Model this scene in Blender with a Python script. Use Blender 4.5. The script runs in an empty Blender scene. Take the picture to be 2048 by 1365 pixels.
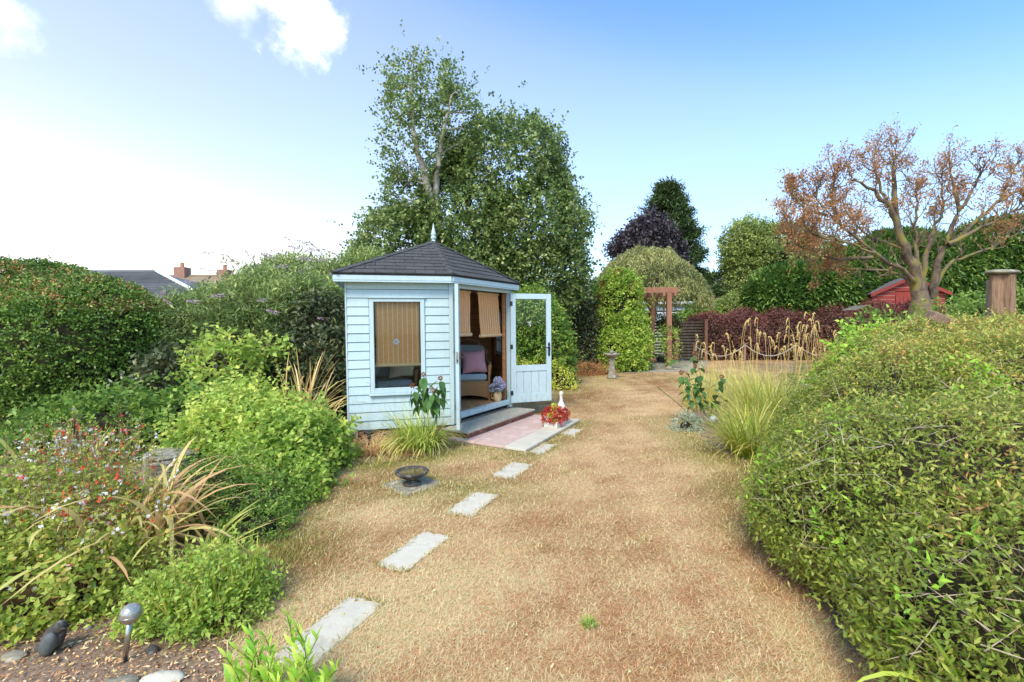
import bpy, math, random
import numpy as np
from mathutils import Vector, Matrix
R = math.radians
C = bpy.context.scene.collection
sc = bpy.context.scene

# ------------------------------------------------------------------ camera
CAMH = 1.5
PITCH = R(2.1); ROLL = R(-0.5); FPX = 945.0
cam = bpy.data.cameras.new('camera'); cam_o = bpy.data.objects.new('camera', cam); C.objects.link(cam_o)
cam_o.matrix_world = Matrix.Translation((0, 0, CAMH)) @ Matrix.Rotation(R(90) - PITCH, 4, 'X') @ Matrix.Rotation(ROLL, 4, 'Z')
cam.sensor_width = 36; cam.lens = 36 * FPX / 2048; cam.clip_start = .05; cam.clip_end = 2000
sc.camera = cam_o

# ------------------------------------------------------------------ world and sun
SUN_EL, SUN_AZ = R(48), R(200)      # azimuth clockwise from +Y (north), so the sun stands behind the camera, slightly left
w = bpy.data.worlds.new("World"); sc.world = w; w.use_nodes = True
nt = w.node_tree; nt.nodes.clear(); N = nt.nodes.new; LK = nt.links.new
out = N('ShaderNodeOutputWorld'); bg = N('ShaderNodeBackground'); bg.inputs[1].default_value = .15
sky = N('ShaderNodeTexSky'); sky.sky_type = 'NISHITA'; sky.sun_disc = False
sky.sun_elevation = SUN_EL; sky.sun_rotation = SUN_AZ; sky.air_density = 1.0; sky.dust_density = 1.2; sky.ozone_density = 1.0
tc = N('ShaderNodeTexCoord'); sep = N('ShaderNodeSeparateXYZ'); LK(tc.outputs['Generated'], sep.inputs[0])
def wm(op, a, b=None, c=None, clamp=False):
    n = N('ShaderNodeMath'); n.operation = op; n.use_clamp = clamp
    for i, s in enumerate((a, b, c)):
        if s is None: continue
        if isinstance(s, (int, float)): n.inputs[i].default_value = s
        else: LK(s, n.inputs[i])
    return n.outputs[0]
# thin summer haze: whitens towards the horizon, a little more on the left
elev = wm('ADD', sep.outputs[2], wm('MULTIPLY', sep.outputs[0], .27))
mr = N('ShaderNodeValToRGB'); mr.color_ramp.interpolation = 'B_SPLINE'; LK(elev, mr.inputs[0])
for i_, (p_, v_) in enumerate(((0, .85), (.08, .48), (.18, .32), (.30, .26), (.40, .22), (.50, .16), (.57, .05), (.66, .0))):
    e_ = mr.color_ramp.elements[i_] if i_ < 2 else mr.color_ramp.elements.new(p_)
    e_.position = p_; e_.color = (v_, v_, v_, 1)
hz = mr.outputs[0]
skyg = N('ShaderNodeMixRGB'); skyg.blend_type = 'MULTIPLY'; skyg.inputs[0].default_value = 1
LK(sky.outputs[0], skyg.inputs[1]); skyg.inputs[2].default_value = (.80, 1.36, 1.75, 1)
mixh = N('ShaderNodeMixRGB'); LK(hz, mixh.inputs[0]); LK(skyg.outputs[0], mixh.inputs[1]); mixh.inputs[2].default_value = (8.6, 7.4, 6.7, 1)
# small cumulus patches
prev = mixh.outputs[0]
nz = N('ShaderNodeTexNoise'); nz.inputs['Scale'].default_value = 9; nz.inputs['Detail'].default_value = 9; nz.inputs['Roughness'].default_value = .62
LK(tc.outputs['Generated'], nz.inputs['Vector'])
for (dx, dy, dz), rad, amt in (((-.422, 1.024, .645), .078, .95), ((-1.075, 1.025, .68), .07, .5), ((-.60, 1.026, .69), .06, .42), ((.80, .55, .44), .07, .4), ((.3, .6, .80), .2, .9), ((-.6, .1, .8), .25, .9), ((.5, -.6, .62), .25, .9)):
    vd = N('ShaderNodeVectorMath'); vd.operation = 'DISTANCE'; LK(tc.outputs['Generated'], vd.inputs[0])
    L = math.sqrt(dx*dx + dy*dy + dz*dz); vd.inputs[1].default_value = (dx/L, dy/L, dz/L)
    base = wm('SUBTRACT', 1.0, wm('DIVIDE', vd.outputs['Value'], rad))
    m = wm('ADD', wm('MULTIPLY', base, .9), wm('MULTIPLY', wm('SUBTRACT', nz.outputs[0], .5), 2.6))
    m2 = N('ShaderNodeMapRange'); m2.interpolation_type = 'SMOOTHSTEP'; LK(m, m2.inputs[0]); m2.inputs[1].default_value = .10; m2.inputs[2].default_value = .85
    m2.inputs[3].default_value = 0; m2.inputs[4].default_value = amt
    near = wm('GREATER_THAN', base, -.55)
    mx = N('ShaderNodeMixRGB'); LK(wm('MULTIPLY', m2.outputs[0], near), mx.inputs[0]); LK(prev, mx.inputs[1]); mx.inputs[2].default_value = (9.6, 9.7, 9.8, 1)
    prev = mx.outputs[0]
LK(prev, bg.inputs[0]); LK(bg.outputs[0], out.inputs[0])

sun = bpy.data.lights.new('sun', 'SUN'); sun.energy = 2.9; sun.angle = R(22); sun.color = (1.0, .88, .70)
so = bpy.data.objects.new('sun', sun); C.objects.link(so)
sd = Vector((math.sin(SUN_AZ) * math.cos(SUN_EL), math.cos(SUN_AZ) * math.cos(SUN_EL), math.sin(SUN_EL)))
so.rotation_euler = sd.to_track_quat('Z', 'Y').to_euler(); so.location = (0, -5, 12)
vs = sc.view_settings; vs.view_transform = 'Standard'; vs.look = 'None'; vs.exposure = .46; vs.gamma = 1; vs.use_curve_mapping = False
sc.render.engine = 'CYCLES'; sc.cycles.max_bounces = 6; sc.cycles.transparent_max_bounces = 8; sc.cycles.diffuse_bounces = 3
sc.cycles.transmission_bounces = 4; sc.cycles.glossy_bounces = 2; sc.cycles.use_denoising = True
sc.cycles.caustics_reflective = False; sc.cycles.caustics_refractive = False

# ------------------------------------------------------------------ helpers: measuring
def ray(px, py):
    x = (px - 1024) / FPX; y = -(py - 682.5) / FPX
    c, s = math.cos(ROLL), math.sin(ROLL); x, y = c*x - s*y, s*x + c*y
    return np.array([x, math.cos(PITCH) + y*math.sin(PITCH), -math.sin(PITCH) + y*math.cos(PITCH)])
def at(px, py, z=0.):
    r = ray(px, py); t = (z - CAMH) / r[2]; return r*t + np.array([0, 0, CAMH])
def pt(px, py, d):
    r = ray(px, py); return r*(d / r[1]) + np.array([0, 0, CAMH])
def A3(*a): return np.array(a, float)
rng = np.random.default_rng(7)
random.seed(7)

# ------------------------------------------------------------------ helpers: objects
ORG = {}
def thing(name, label, cat, loc=(0, 0, 0), group=None, rotz=0):
    o = bpy.data.objects.new(name, None); C.objects.link(o); o.location = loc; o.rotation_euler = (0, 0, rotz)
    o.empty_display_size = .1
    o['label'] = label; o['category'] = cat
    if group: o['group'] = group
    ORG[o.name] = np.array(loc, float) if rotz == 0 else None
    return o
def tag(o, label=None, cat=None, group=None, kind=None):
    if label: o['label'] = label
    if cat: o['category'] = cat
    if group: o['group'] = group
    if kind: o['kind'] = kind
    return o
def mesh_np(name, V, F, mat, attrs=None, smooth=False):
    me = bpy.data.meshes.new(name)
    V = np.asarray(V, dtype=np.float32).reshape(-1, 3); F = np.asarray(F, dtype=np.int32)
    me.vertices.add(len(V)); me.vertices.foreach_set('co', V.ravel())
    m, k = F.shape
    me.loops.add(m*k); me.loops.foreach_set('vertex_index', F.ravel())
    me.polygons.add(m); me.polygons.foreach_set('loop_start', np.arange(0, m*k, k, dtype=np.int32))
    me.polygons.foreach_set('loop_total', np.full(m, k, dtype=np.int32))
    if smooth: me.polygons.foreach_set('use_smooth', np.ones(m, dtype=bool))
    me.update(calc_edges=True)
    for an, av in (attrs or {}).items():
        a = me.attributes.new(an, 'FLOAT', 'POINT'); a.data.foreach_set('value', np.asarray(av, dtype=np.float32))
    if mat: me.materials.append(mat)
    return me
def origin_of(parent):
    """world position of the frame the child's coordinates are stored in"""
    o = np.zeros(3)
    while parent is not None:
        o = o + np.array(parent.location); parent = parent.parent
    return o
def put(name, me, parent=None, loc=None, bevel=0, world=True):
    o = bpy.data.objects.new(name, me); C.objects.link(o)
    if parent is not None: o.parent = parent
    if loc is not None: o.location = loc
    if bevel:
        b = o.modifiers.new('bevel', 'BEVEL'); b.width = bevel; b.segments = 1; b.limit_method = 'ANGLE'
    return o
def nobj(name, V, F, mat, parent=None, attrs=None, smooth=False, bevel=0, world=True):
    """V in world coordinates unless world=False (then in the parent's frame)"""
    V = np.asarray(V, float).reshape(-1, 3)
    if parent is not None and world: V = V - origin_of(parent)
    return put(name, mesh_np(name, V, F, mat, attrs, smooth), parent, bevel=bevel)
def inst(name, me, parent, M):
    o = bpy.data.objects.new(name, me); C.objects.link(o); o.parent = parent; o.matrix_local = M
    return o
class MB:
    """collects simple solids in world coordinates (or in a frame)"""
    def __init__(s): s.V = []; s.F = []; s.n = 0
    def add(s, V, F):
        s.V += [tuple(map(float, v)) for v in V]; s.F += [tuple(i + s.n for i in f) for f in F]; s.n = len(s.V); return s
    def box(s, lo, hi, fr=None):
        x0, y0, z0 = lo; x1, y1, z1 = hi
        V = [(x0,y0,z0),(x1,y0,z0),(x1,y1,z0),(x0,y1,z0),(x0,y0,z1),(x1,y0,z1),(x1,y1,z1),(x0,y1,z1)]
        F = [(0,3,2,1),(4,5,6,7),(0,1,5,4),(1,2,6,5),(2,3,7,6),(3,0,4,7)]
        if fr is not None: V = [fr(*v) for v in V]
        return s.add(V, F)
    def hexa(s, V):
        return s.add(V, [(0,3,2,1),(4,5,6,7),(0,1,5,4),(1,2,6,5),(2,3,7,6),(3,0,4,7)])
    def lathe(s, c, prof, n=20, fr=None):
        V = []; F = []
        for r, z in prof:
            for k in range(n):
                a = 2*math.pi*k/n; p = (c[0] + r*math.cos(a), c[1] + r*math.sin(a), c[2] + z)
                V.append(fr(*p) if fr else p)
        for i in range(len(prof)-1):
            for k in range(n):
                a = i*n + k; b = i*n + (k+1) % n; F.append((a, b, b+n, a+n))
        F.append(tuple(range(n))[::-1]); F.append(tuple(range((len(prof)-1)*n, len(prof)*n)))
        return s.add(V, F)
    def tube(s, P, r, n=6):
        V, F = tube_np(P, r, n); s.add(V, [tuple(f) for f in F])
        m = len(P)
        s.F.append(tuple(s.n - m*n + k for k in range(n))[::-1]); s.F.append(tuple(s.n - n + k for k in range(n)))
        return s
    def ell(s, c, r, nu=14, nv=9, M=None):
        prof = [(math.sin(math.pi*i/nv), -math.cos(math.pi*i/nv)) for i in range(nv+1)]
        V = []; F = []
        for a, b in prof:
            for k in range(nu):
                t = 2*math.pi*k/nu; v = Vector((r[0]*max(a, .001)*math.cos(t), r[1]*max(a, .001)*math.sin(t), r[2]*b))
                if M is not None: v = M @ v
                V.append((c[0]+v[0], c[1]+v[1], c[2]+v[2]))
        for i in range(nv):
            for k in range(nu):
                a = i*nu + k; b = i*nu + (k+1) % nu; F.append((a, b, b+nu, a+nu))
        return s.add(V, F)
    def build(s, name, mat, parent=None, bevel=0, smooth=False, world=True, kind=None):
        V = np.array(s.V, float)
        if parent is not None and world: V = V - origin_of(parent)
        me = bpy.data.meshes.new(name); me.from_pydata([tuple(v) for v in V], [], s.F); me.update()
        if smooth: me.polygons.foreach_set('use_smooth', [True]*len(me.polygons))
        me.materials.append(mat)
        o = put(name, me, parent, bevel=bevel)
        if kind: o['kind'] = kind
        return o
def frame(O, ex, ey, ez=(0, 0, 1)):
    O = A3(*O); ex = A3(*ex); ey = A3(*ey); ez = A3(*ez)
    return lambda x, y, z: tuple(O + ex*x + ey*y + ez*z)
def tube_np(P, r, n=6):
    P = np.asarray(P, float); m = len(P); r = np.broadcast_to(np.asarray(r, float), (m,))
    T = np.gradient(P, axis=0); T /= np.linalg.norm(T, axis=1, keepdims=True) + 1e-9
    up = np.where(np.abs(T[:, 2:3]) > .9, np.array([[1., 0, 0]]), np.array([[0, 0, 1.]]))
    S = np.cross(T, up); S /= np.linalg.norm(S, axis=1, keepdims=True) + 1e-9; U = np.cross(S, T)
    a = np.arange(n) * 2*np.pi/n
    V = P[:, None] + r[:, None, None]*(S[:, None]*np.cos(a)[None, :, None] + U[:, None]*np.sin(a)[None, :, None])
    i = np.arange(m-1)[:, None]*n; k = np.arange(n)[None]; k2 = (k+1) % n
    F = np.stack([i+k, i+k2, i+n+k2, i+n+k], -1).reshape(-1, 4)
    return V.reshape(-1, 3), F
class NB:
    def __init__(s): s.V = []; s.F = []; s.n = 0; s.a = []
    def add(s, V, F, v=None):
        s.V.append(V); s.F.append(F + s.n); s.n += len(V); s.a.append(np.zeros(len(V)) if v is None else np.broadcast_to(v, (len(V),)))
    def build(s, name, mat, parent=None, smooth=False, kind=None):
        o = nobj(name, np.concatenate(s.V), np.concatenate(s.F), mat, parent, {'v': np.concatenate(s.a)}, smooth)
        if kind: o['kind'] = kind
        return o
_ph = rng.uniform(0, 6.28, (24,)); _dir = rng.normal(size=(24, 3)); _dir /= np.linalg.norm(_dir, axis=1, keepdims=True)
def noise3(P, f=1.0):
    """smooth pseudo noise, about -1..1"""
    P = np.asarray(P, float)*f; s = 0
    for i in range(12):
        k = 1 + (i % 4)*.9
        s = s + np.sin((P @ _dir[i])*k*2.2 + _ph[i]) / k**.6
    return s / 4.2

# ------------------------------------------------------------------ materials
MATS = {}
def nodes(name):
    m = bpy.data.materials.new(name); m.use_nodes = True; t = m.node_tree; t.nodes.clear()
    o = t.nodes.new('ShaderNodeOutputMaterial'); return m, t, o
def ramp(t, cols, pos=None):
    r = t.nodes.new('ShaderNodeValToRGB'); e = r.color_ramp.elements
    pos = pos or [i/(len(cols)-1) for i in range(len(cols))]
    while len(e) < len(cols): e.new(.5)
    for i, (c, p) in enumerate(zip(cols, pos)): e[i].position = p; e[i].color = (*c, 1)
    return r
def leafmat(name, cols, pos=None, trans=.35, rough=.45, spec=.35, k=1.6):
    cols = [q if min(q) > .45 else (min(.8, q[0]*k*1.12), min(.8, q[1]*k), min(.8, q[2]*k*.78)) for q in cols]
    m, t, o = nodes(name); n = t.nodes.new; l = t.links.new
    at_ = n('ShaderNodeAttribute'); at_.attribute_name = 'v'
    r = ramp(t, cols, pos); l(at_.outputs['Fac'], r.inputs[0])
    p = n('ShaderNodeBsdfPrincipled'); l(r.outputs[0], p.inputs['Base Color']); p.inputs['Roughness'].default_value = rough
    p.inputs['Specular IOR Level'].default_value = spec
    tr = n('ShaderNodeBsdfTranslucent'); g = n('ShaderNodeGamma'); g.inputs[1].default_value = .85; l(r.outputs[0], g.inputs[0]); l(g.outputs[0], tr.inputs[0])
    mx = n('ShaderNodeMixShader'); mx.inputs[0].default_value = trans; l(p.outputs[0], mx.inputs[1]); l(tr.outputs[0], mx.inputs[2])
    l(mx.outputs[0], o.inputs[0]); MATS[name] = m; return m
def surf(name, c1, c2=None, scale=8, rough=.7, bump=.1, spec=.3, c3=None, stretch=(1, 1, 1), detail=6, metal=0, bscale=None, isl=0, coord='Object', contrast=(.35, .65), dirt=False):
    m, t, o = nodes(name); n = t.nodes.new; l = t.links.new
    p = n('ShaderNodeBsdfPrincipled'); p.inputs['Roughness'].default_value = rough; p.inputs['Specular IOR Level'].default_value = spec; p.inputs['Metallic'].default_value = metal
    tcn = n('ShaderNodeTexCoord'); mp = n('ShaderNodeMapping'); l(tcn.outputs[coord], mp.inputs[0]); mp.inputs['Scale'].default_value = stretch
    nz = n('ShaderNodeTexNoise'); nz.inputs['Scale'].default_value = scale; nz.inputs['Detail'].default_value = detail; nz.inputs['Roughness'].default_value = .6; l(mp.outputs[0], nz.inputs['Vector'])
    cols = [c1, c2 or c1] + ([c3] if c3 else [])
    pos = [contrast[0], contrast[1]] if not c3 else [contrast[0], .5*(contrast[0]+contrast[1]), contrast[1]]
    r = ramp(t, cols, pos); l(nz.outputs[0], r.inputs[0]); col = r.outputs[0]
    if isl:
        oi = n('ShaderNodeObjectInfo'); hs = n('ShaderNodeHueSaturation'); mpr = n('ShaderNodeMapRange'); l(oi.outputs['Random'], mpr.inputs[0])
        mpr.inputs[3].default_value = 1-isl; mpr.inputs[4].default_value = 1+isl; l(mpr.outputs[0], hs.inputs['Value']); l(col, hs.inputs['Color']); col = hs.outputs[0]
    if dirt:
        sp_ = n('ShaderNodeSeparateXYZ'); l(tcn.outputs['Object'], sp_.inputs[0]); dm = n('ShaderNodeMapRange'); l(sp_.outputs[2], dm.inputs[0]); dm.inputs[1].default_value = .15; dm.inputs[2].default_value = .75; dm.inputs[3].default_value = .62; dm.inputs[4].default_value = .16
        dn = n('ShaderNodeTexNoise'); dn.inputs['Scale'].default_value = 9; dn.inputs['Detail'].default_value = 10; dn.inputs['Roughness'].default_value = .75; dmp = n('ShaderNodeMapping'); dmp.inputs['Scale'].default_value = (2.2, 2.2, .6); l(tcn.outputs['Object'], dmp.inputs[0]); l(dmp.outputs[0], dn.inputs['Vector'])
        dr = n('ShaderNodeMapRange'); l(dn.outputs[0], dr.inputs[0]); dr.inputs[1].default_value = .45; dr.inputs[2].default_value = .75
        dx = n('ShaderNodeMath'); dx.operation = 'MULTIPLY'; l(dm.outputs[0], dx.inputs[0]); l(dr.outputs[0], dx.inputs[1])
        dc = n('ShaderNodeMixRGB'); l(dx.outputs[0], dc.inputs[0]); l(col, dc.inputs[1]); dc.inputs[2].default_value = (.22, .24, .16, 1); col = dc.outputs[0]
    l(col, p.inputs['Base Color'])
    if bump:
        n2 = n('ShaderNodeTexNoise'); n2.inputs['Scale'].default_value = bscale or scale*3; n2.inputs['Detail'].default_value = 5; l(mp.outputs[0], n2.inputs['Vector'])
        b = n('ShaderNodeBump'); b.inputs['Strength'].default_value = bump; b.inputs['Distance'].default_value = .01; l(n2.outputs[0], b.inputs['Height']); l(b.outputs[0], p.inputs['Normal'])
    l(p.outputs[0], o.inputs[0]); MATS[name] = m; return m
def glassmat(name, tint=(.95, .98, .98), rough=.02, fac=None):
    m, t, o = nodes(name); n = t.nodes.new; l = t.links.new
    tr = n('ShaderNodeBsdfTransparent'); tr.inputs[0].default_value = (*tint, 1)
    gl = n('ShaderNodeBsdfGlossy'); gl.inputs['Roughness'].default_value = rough
    fr = n('ShaderNodeFresnel'); fr.inputs[0].default_value = 1.3
    mx = n('ShaderNodeMixShader'); l(fr.outputs[0], mx.inputs[0]); l(tr.outputs[0], mx.inputs[1]); l(gl.outputs[0], mx.inputs[2]); l(mx.outputs[0], o.inputs[0])
    return m

blue = surf('pale_blue_paint', (.48, .60, .63), (.52, .64, .665), scale=5, rough=.5, bump=.12, bscale=40, stretch=(1, 1, 3), contrast=(.3, .7), isl=.04, dirt=True)
blue_door = surf('pale_blue_door_paint', (.48, .60, .63), (.52, .635, .66), scale=4, rough=.42, bump=.08, bscale=50, dirt=True)
pine = surf('orange_pine', (.30, .13, .05), (.42, .20, .085), scale=3, rough=.5, bump=.15, stretch=(1, 1, 9), isl=.1)
pine_floor = surf('floor_pine', (.46, .26, .12), (.34, .18, .08), scale=4, rough=.5, bump=.1, stretch=(6, 1, 1), isl=.15)
shingle_m = surf('grey_felt_shingle', (.058, .057, .056), (.095, .092, .088), scale=30, rough=.9, bump=.5, bscale=300, isl=.14)
felt_edge = surf('dark_felt', (.03, .03, .032), (.05, .05, .05), scale=20, rough=.9)
brick_m = surf('red_brick', (.30, .13, .085), (.22, .095, .065), scale=14, rough=.85, bump=.4, isl=.2, c3=(.36, .19, .13))
mortar = surf('mortar', (.32, .29, .24), (.24, .21, .18), scale=20, rough=.95, bump=.3)
stone_slab = surf('pale_paving_stone', (.40, .35, .26), (.60, .54, .43), scale=5, rough=.9, bump=.35, bscale=60, c3=(.54, .48, .38), isl=.05, detail=12, contrast=(.28, .62))
step_slab = surf('grey_step_stone', (.44, .40, .32), (.36, .33, .26), scale=12, rough=.9, bump=.35, bscale=60, c3=(.52, .47, .38), isl=.06)
pink_slab = surf('pink_paving_stone', (.60, .42, .36), (.52, .36, .31), scale=6, rough=.85, bump=.3, bscale=70, c3=(.64, .47, .41), isl=.06)
glass = glassmat('window_glass')
black_iron = surf('black_iron', (.012, .012, .013), (.03, .028, .026), scale=20, rough=.45, bump=.2, spec=.5)
steel = surf('brushed_steel', (.42, .40, .36), (.5, .48, .44), scale=20, rough=.28, metal=.9, bump=0)
bark_dark = surf('rough_bark', (.10, .075, .05), (.19, .15, .11), scale=9, rough=.95, bump=.9, stretch=(1, 1, .25), bscale=14)
bark_pale = surf('pale_birch_bark', (.55, .50, .43), (.30, .25, .2), scale=5, rough=.85, bump=.4, c3=(.62, .58, .52))
bark_moss = surf('mossy_bark', (.065, .048, .034), (.17, .125, .09), scale=3.2, rough=.95, bump=.9, bscale=16, c3=(.22, .19, .05), contrast=(.35, .62))
inner_m = surf('inner_shade_dark', (.022, .024, .010), (.045, .035, .018), scale=22, rough=1, bump=1.0, bscale=40)  # near-black core colour: the shade inside the foliage is put into it
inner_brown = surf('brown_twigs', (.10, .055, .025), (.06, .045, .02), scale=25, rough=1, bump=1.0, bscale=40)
stem_green = surf('green_stem', (.16, .18, .05), (.22, .19, .07), scale=10, rough=.7, bump=0)
stem_brown = surf('brown_stem', (.20, .12, .06), (.28, .19, .10), scale=10, rough=.8, bump=0)
twig_pale = surf('pale_dry_twig', (.52, .42, .30), (.40, .31, .21), scale=12, rough=.9, bump=0)
twig_grey = surf('grey_twigs', (.26, .20, .13), (.15, .11, .07), scale=12, rough=.9, bump=0)
wicker = surf('woven_wicker', (.42, .22, .09), (.30, .15, .06), scale=60, rough=.6, bump=.9, bscale=120)
cush_grey = surf('grey_cushion', (.30, .36, .38), (.34, .40, .42), scale=60, rough=.95, bump=.2)
cush_pink = surf('pink_cushion', (.50, .24, .27), (.56, .29, .31), scale=40, rough=.9, bump=.2)
cush_cream = surf('cream_cushion', (.60, .52, .36), (.66, .58, .42), scale=40, rough=.9, bump=.2)
bamboo = surf('bamboo_blind', (.70, .27, .075), (.80, .38, .12), scale=30, rough=.6, bump=.2, stretch=(.4, .4, 8))
bamboo_pale = surf('bamboo_roll', (.62, .40, .20), (.70, .48, .26), scale=20, rough=.6, bump=.2)
string_m = surf('cream_string', (.72, .58, .40), (.78, .65, .48), scale=20, rough=.9, bump=0)
white_stone = surf('white_painted_stone', (.74, .72, .67), (.66, .63, .57), scale=12, rough=.75, bump=.3, c3=(.78, .77, .73))
grey_stone = surf('weathered_grey_stone', (.34, .30, .22), (.22, .195, .14), scale=11, rough=.95, bump=.6, c3=(.46, .42, .33))
dark_stone = surf('dark_weathered_stone', (.10, .09, .075), (.055, .05, .045), scale=14, rough=.9, bump=.6, c3=(.30, .28, .24), contrast=(.3, .72))
wood_old = surf('weathered_post_wood', (.22, .12, .075), (.34, .21, .13), scale=6, rough=.9, bump=.9, stretch=(5, 5, .7), bscale=9, c3=(.20, .12, .07))
wood_grey = surf('grey_weathered_wood', (.30, .26, .2), (.22, .18, .13), scale=6, rough=.95, bump=.9, stretch=(5, 5, .7))
wood_red = surf('red_stained_timber', (.27, .12, .075), (.35, .17, .11), scale=6, rough=.8, bump=.3, stretch=(4, 4, .6))
shed_red = surf('red_shed_paint', (.23, .035, .028), (.29, .05, .038), scale=5, rough=.7, bump=.2, isl=.08)
shed_line = surf('pale_weathered_board_edge', (.52, .30, .25), (.44, .24, .2), scale=12, rough=.8, bump=.1)
terracotta = surf('terracotta', (.45, .20, .10), (.52, .26, .15), scale=12, rough=.85, bump=.2)
grey_tile = surf('grey_roof_tile', (.13, .135, .145), (.17, .175, .185), scale=3, rough=.8, bump=.2, isl=.15)
brown_tile = surf('brown_roof_tile', (.24, .165, .10), (.30, .22, .14), scale=1.5, rough=.9, bump=.2, isl=.12)
dark_tile = surf('dark_roof_tile', (.13, .12, .12), (.17, .155, .15), scale=1.5, rough=.9, bump=.2, isl=.12)
house_brick = surf('house_brick', (.36, .20, .15), (.30, .16, .12), scale=6, rough=.9, bump=.2)
white_paint = surf('white_paint', (.76, .76, .74), (.8, .8, .79), scale=4, rough=.5, bump=0)
dark_glass = surf('dark_window_glass', (.02, .025, .03), (.03, .035, .04), scale=2, rough=.08, bump=0, spec=.6)
pale_render = surf('pale_blue_render', (.52, .62, .64), (.60, .68, .69), scale=1.5, rough=.8, bump=.1)

# ------------------------------------------------------------------ foliage generators
def unit(v): return v / (np.linalg.norm(v, axis=-1, keepdims=True) + 1e-9)
def leaves_np(P, D, L, W, fold=.25, flat=0.0, twist=None):
    """one folded diamond leaf (2 triangles) per row: base P, axis D"""
    n = len(P); L = np.broadcast_to(L, (n,))[:, None]; W = np.broadcast_to(W, (n,))[:, None]
    up = np.tile(A3(0, 0, 1), (n, 1)) + rng.normal(size=(n, 3))*(1.0-flat)
    S = unit(np.cross(D, up)); Nn = unit(np.cross(S, D))
    b = P; t = P + D*L; mdl = P + D*L*.42 + Nn*(-W*fold*.5)
    l = mdl + S*W*.5 + Nn*W*fold; r = mdl - S*W*.5 + Nn*W*fold
    V = np.stack([b, r, t, l], 1).reshape(-1, 3)
    i = np.arange(n)[:, None]*4
    F = np.concatenate([i + np.array([[0, 1, 2]]), i + np.array([[0, 2, 3]])], 0)
    return V, F
def blob_points(blobs, n, skirt=True, bump=.08, bf=1.2, seed=0, cut=.9, zmin=0.02, front=None):
    """points and normals on the outer surface of a union of ellipsoids standing on the ground"""
    g = np.random.default_rng(seed)
    B = [(A3(*c), A3(*r)) for c, r in blobs]
    ar = np.array([(r[0]*r[1] + r[0]*r[2] + r[1]*r[2]) for c, r in B]); ar /= ar.sum()
    Ps = []; Ns = []; tot = 0; tries = 0
    while tot < n and tries < 12:
        tries += 1; m = int((n - tot)*1.8) + 50
        bi = g.choice(len(B), m, p=ar); d = unit(g.normal(size=(m, 3)))
        c = np.array([b[0] for b in B])[bi]; r = np.array([b[1] for b in B])[bi]
        if skirt:
            low = d[:, 2] < 0
            h = unit(d[:, :2]); 
            zz = g.uniform(0, 1, m)
            pl = np.stack([h[:, 0]*r[:, 0], h[:, 1]*r[:, 1], -zz*c[:, 2]], 1); pl[:, :2] *= (1 - .22*zz**2)[:, None]
            off = np.where(low[:, None], pl, d*r); nn = np.where(low[:, None], np.stack([h[:, 0], h[:, 1], -.1*np.ones(m)], 1), unit(d / r))
        else:
            off = d*r; nn = unit(d / r)
        P = c + off; P = P + nn*(noise3(P, bf)*bump*r.min(1))[:, None]
        ok = P[:, 2] > zmin
        for k, (cc, rr) in enumerate(B):
            q = (P - cc) / rr
            if skirt: q[:, 2] = np.where(q[:, 2] < 0, 0, q[:, 2])
            ok &= ~((np.linalg.norm(q, axis=1) < cut) & (bi != k))
        if front is not None: ok &= front(P, nn)
        Ps.append(P[ok]); Ns.append(nn[ok]); tot += ok.sum()
    return np.concatenate(Ps)[:n], np.concatenate(Ns)[:n]
def facing(P, n):     # drop foliage on the far side that nobody standing near the photographer's place could see
    v = unit(P - A3(0, 0, CAMH)); return (np.sum(v*n, 1) < .35)
def core(name, blobs, parent, mat, k=.82, bump=.08, bf=1.2, skirt=True):  # solid hull added inside the foliage so nothing shows through
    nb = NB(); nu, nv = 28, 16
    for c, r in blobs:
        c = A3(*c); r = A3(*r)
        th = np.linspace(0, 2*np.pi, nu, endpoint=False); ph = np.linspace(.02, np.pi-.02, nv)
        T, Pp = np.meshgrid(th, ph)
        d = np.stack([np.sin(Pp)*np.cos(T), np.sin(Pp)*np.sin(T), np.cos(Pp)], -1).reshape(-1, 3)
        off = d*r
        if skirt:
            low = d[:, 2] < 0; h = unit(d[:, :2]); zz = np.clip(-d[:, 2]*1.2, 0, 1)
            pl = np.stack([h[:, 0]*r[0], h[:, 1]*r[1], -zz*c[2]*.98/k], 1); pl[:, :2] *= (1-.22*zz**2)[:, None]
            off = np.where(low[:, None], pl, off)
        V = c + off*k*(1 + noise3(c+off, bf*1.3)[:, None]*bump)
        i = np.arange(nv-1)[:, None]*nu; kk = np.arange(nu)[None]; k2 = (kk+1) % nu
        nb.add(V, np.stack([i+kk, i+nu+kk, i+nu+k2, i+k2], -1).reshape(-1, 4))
    return nb.build(name, mat, parent, smooth=True, kind='stuff')
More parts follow.
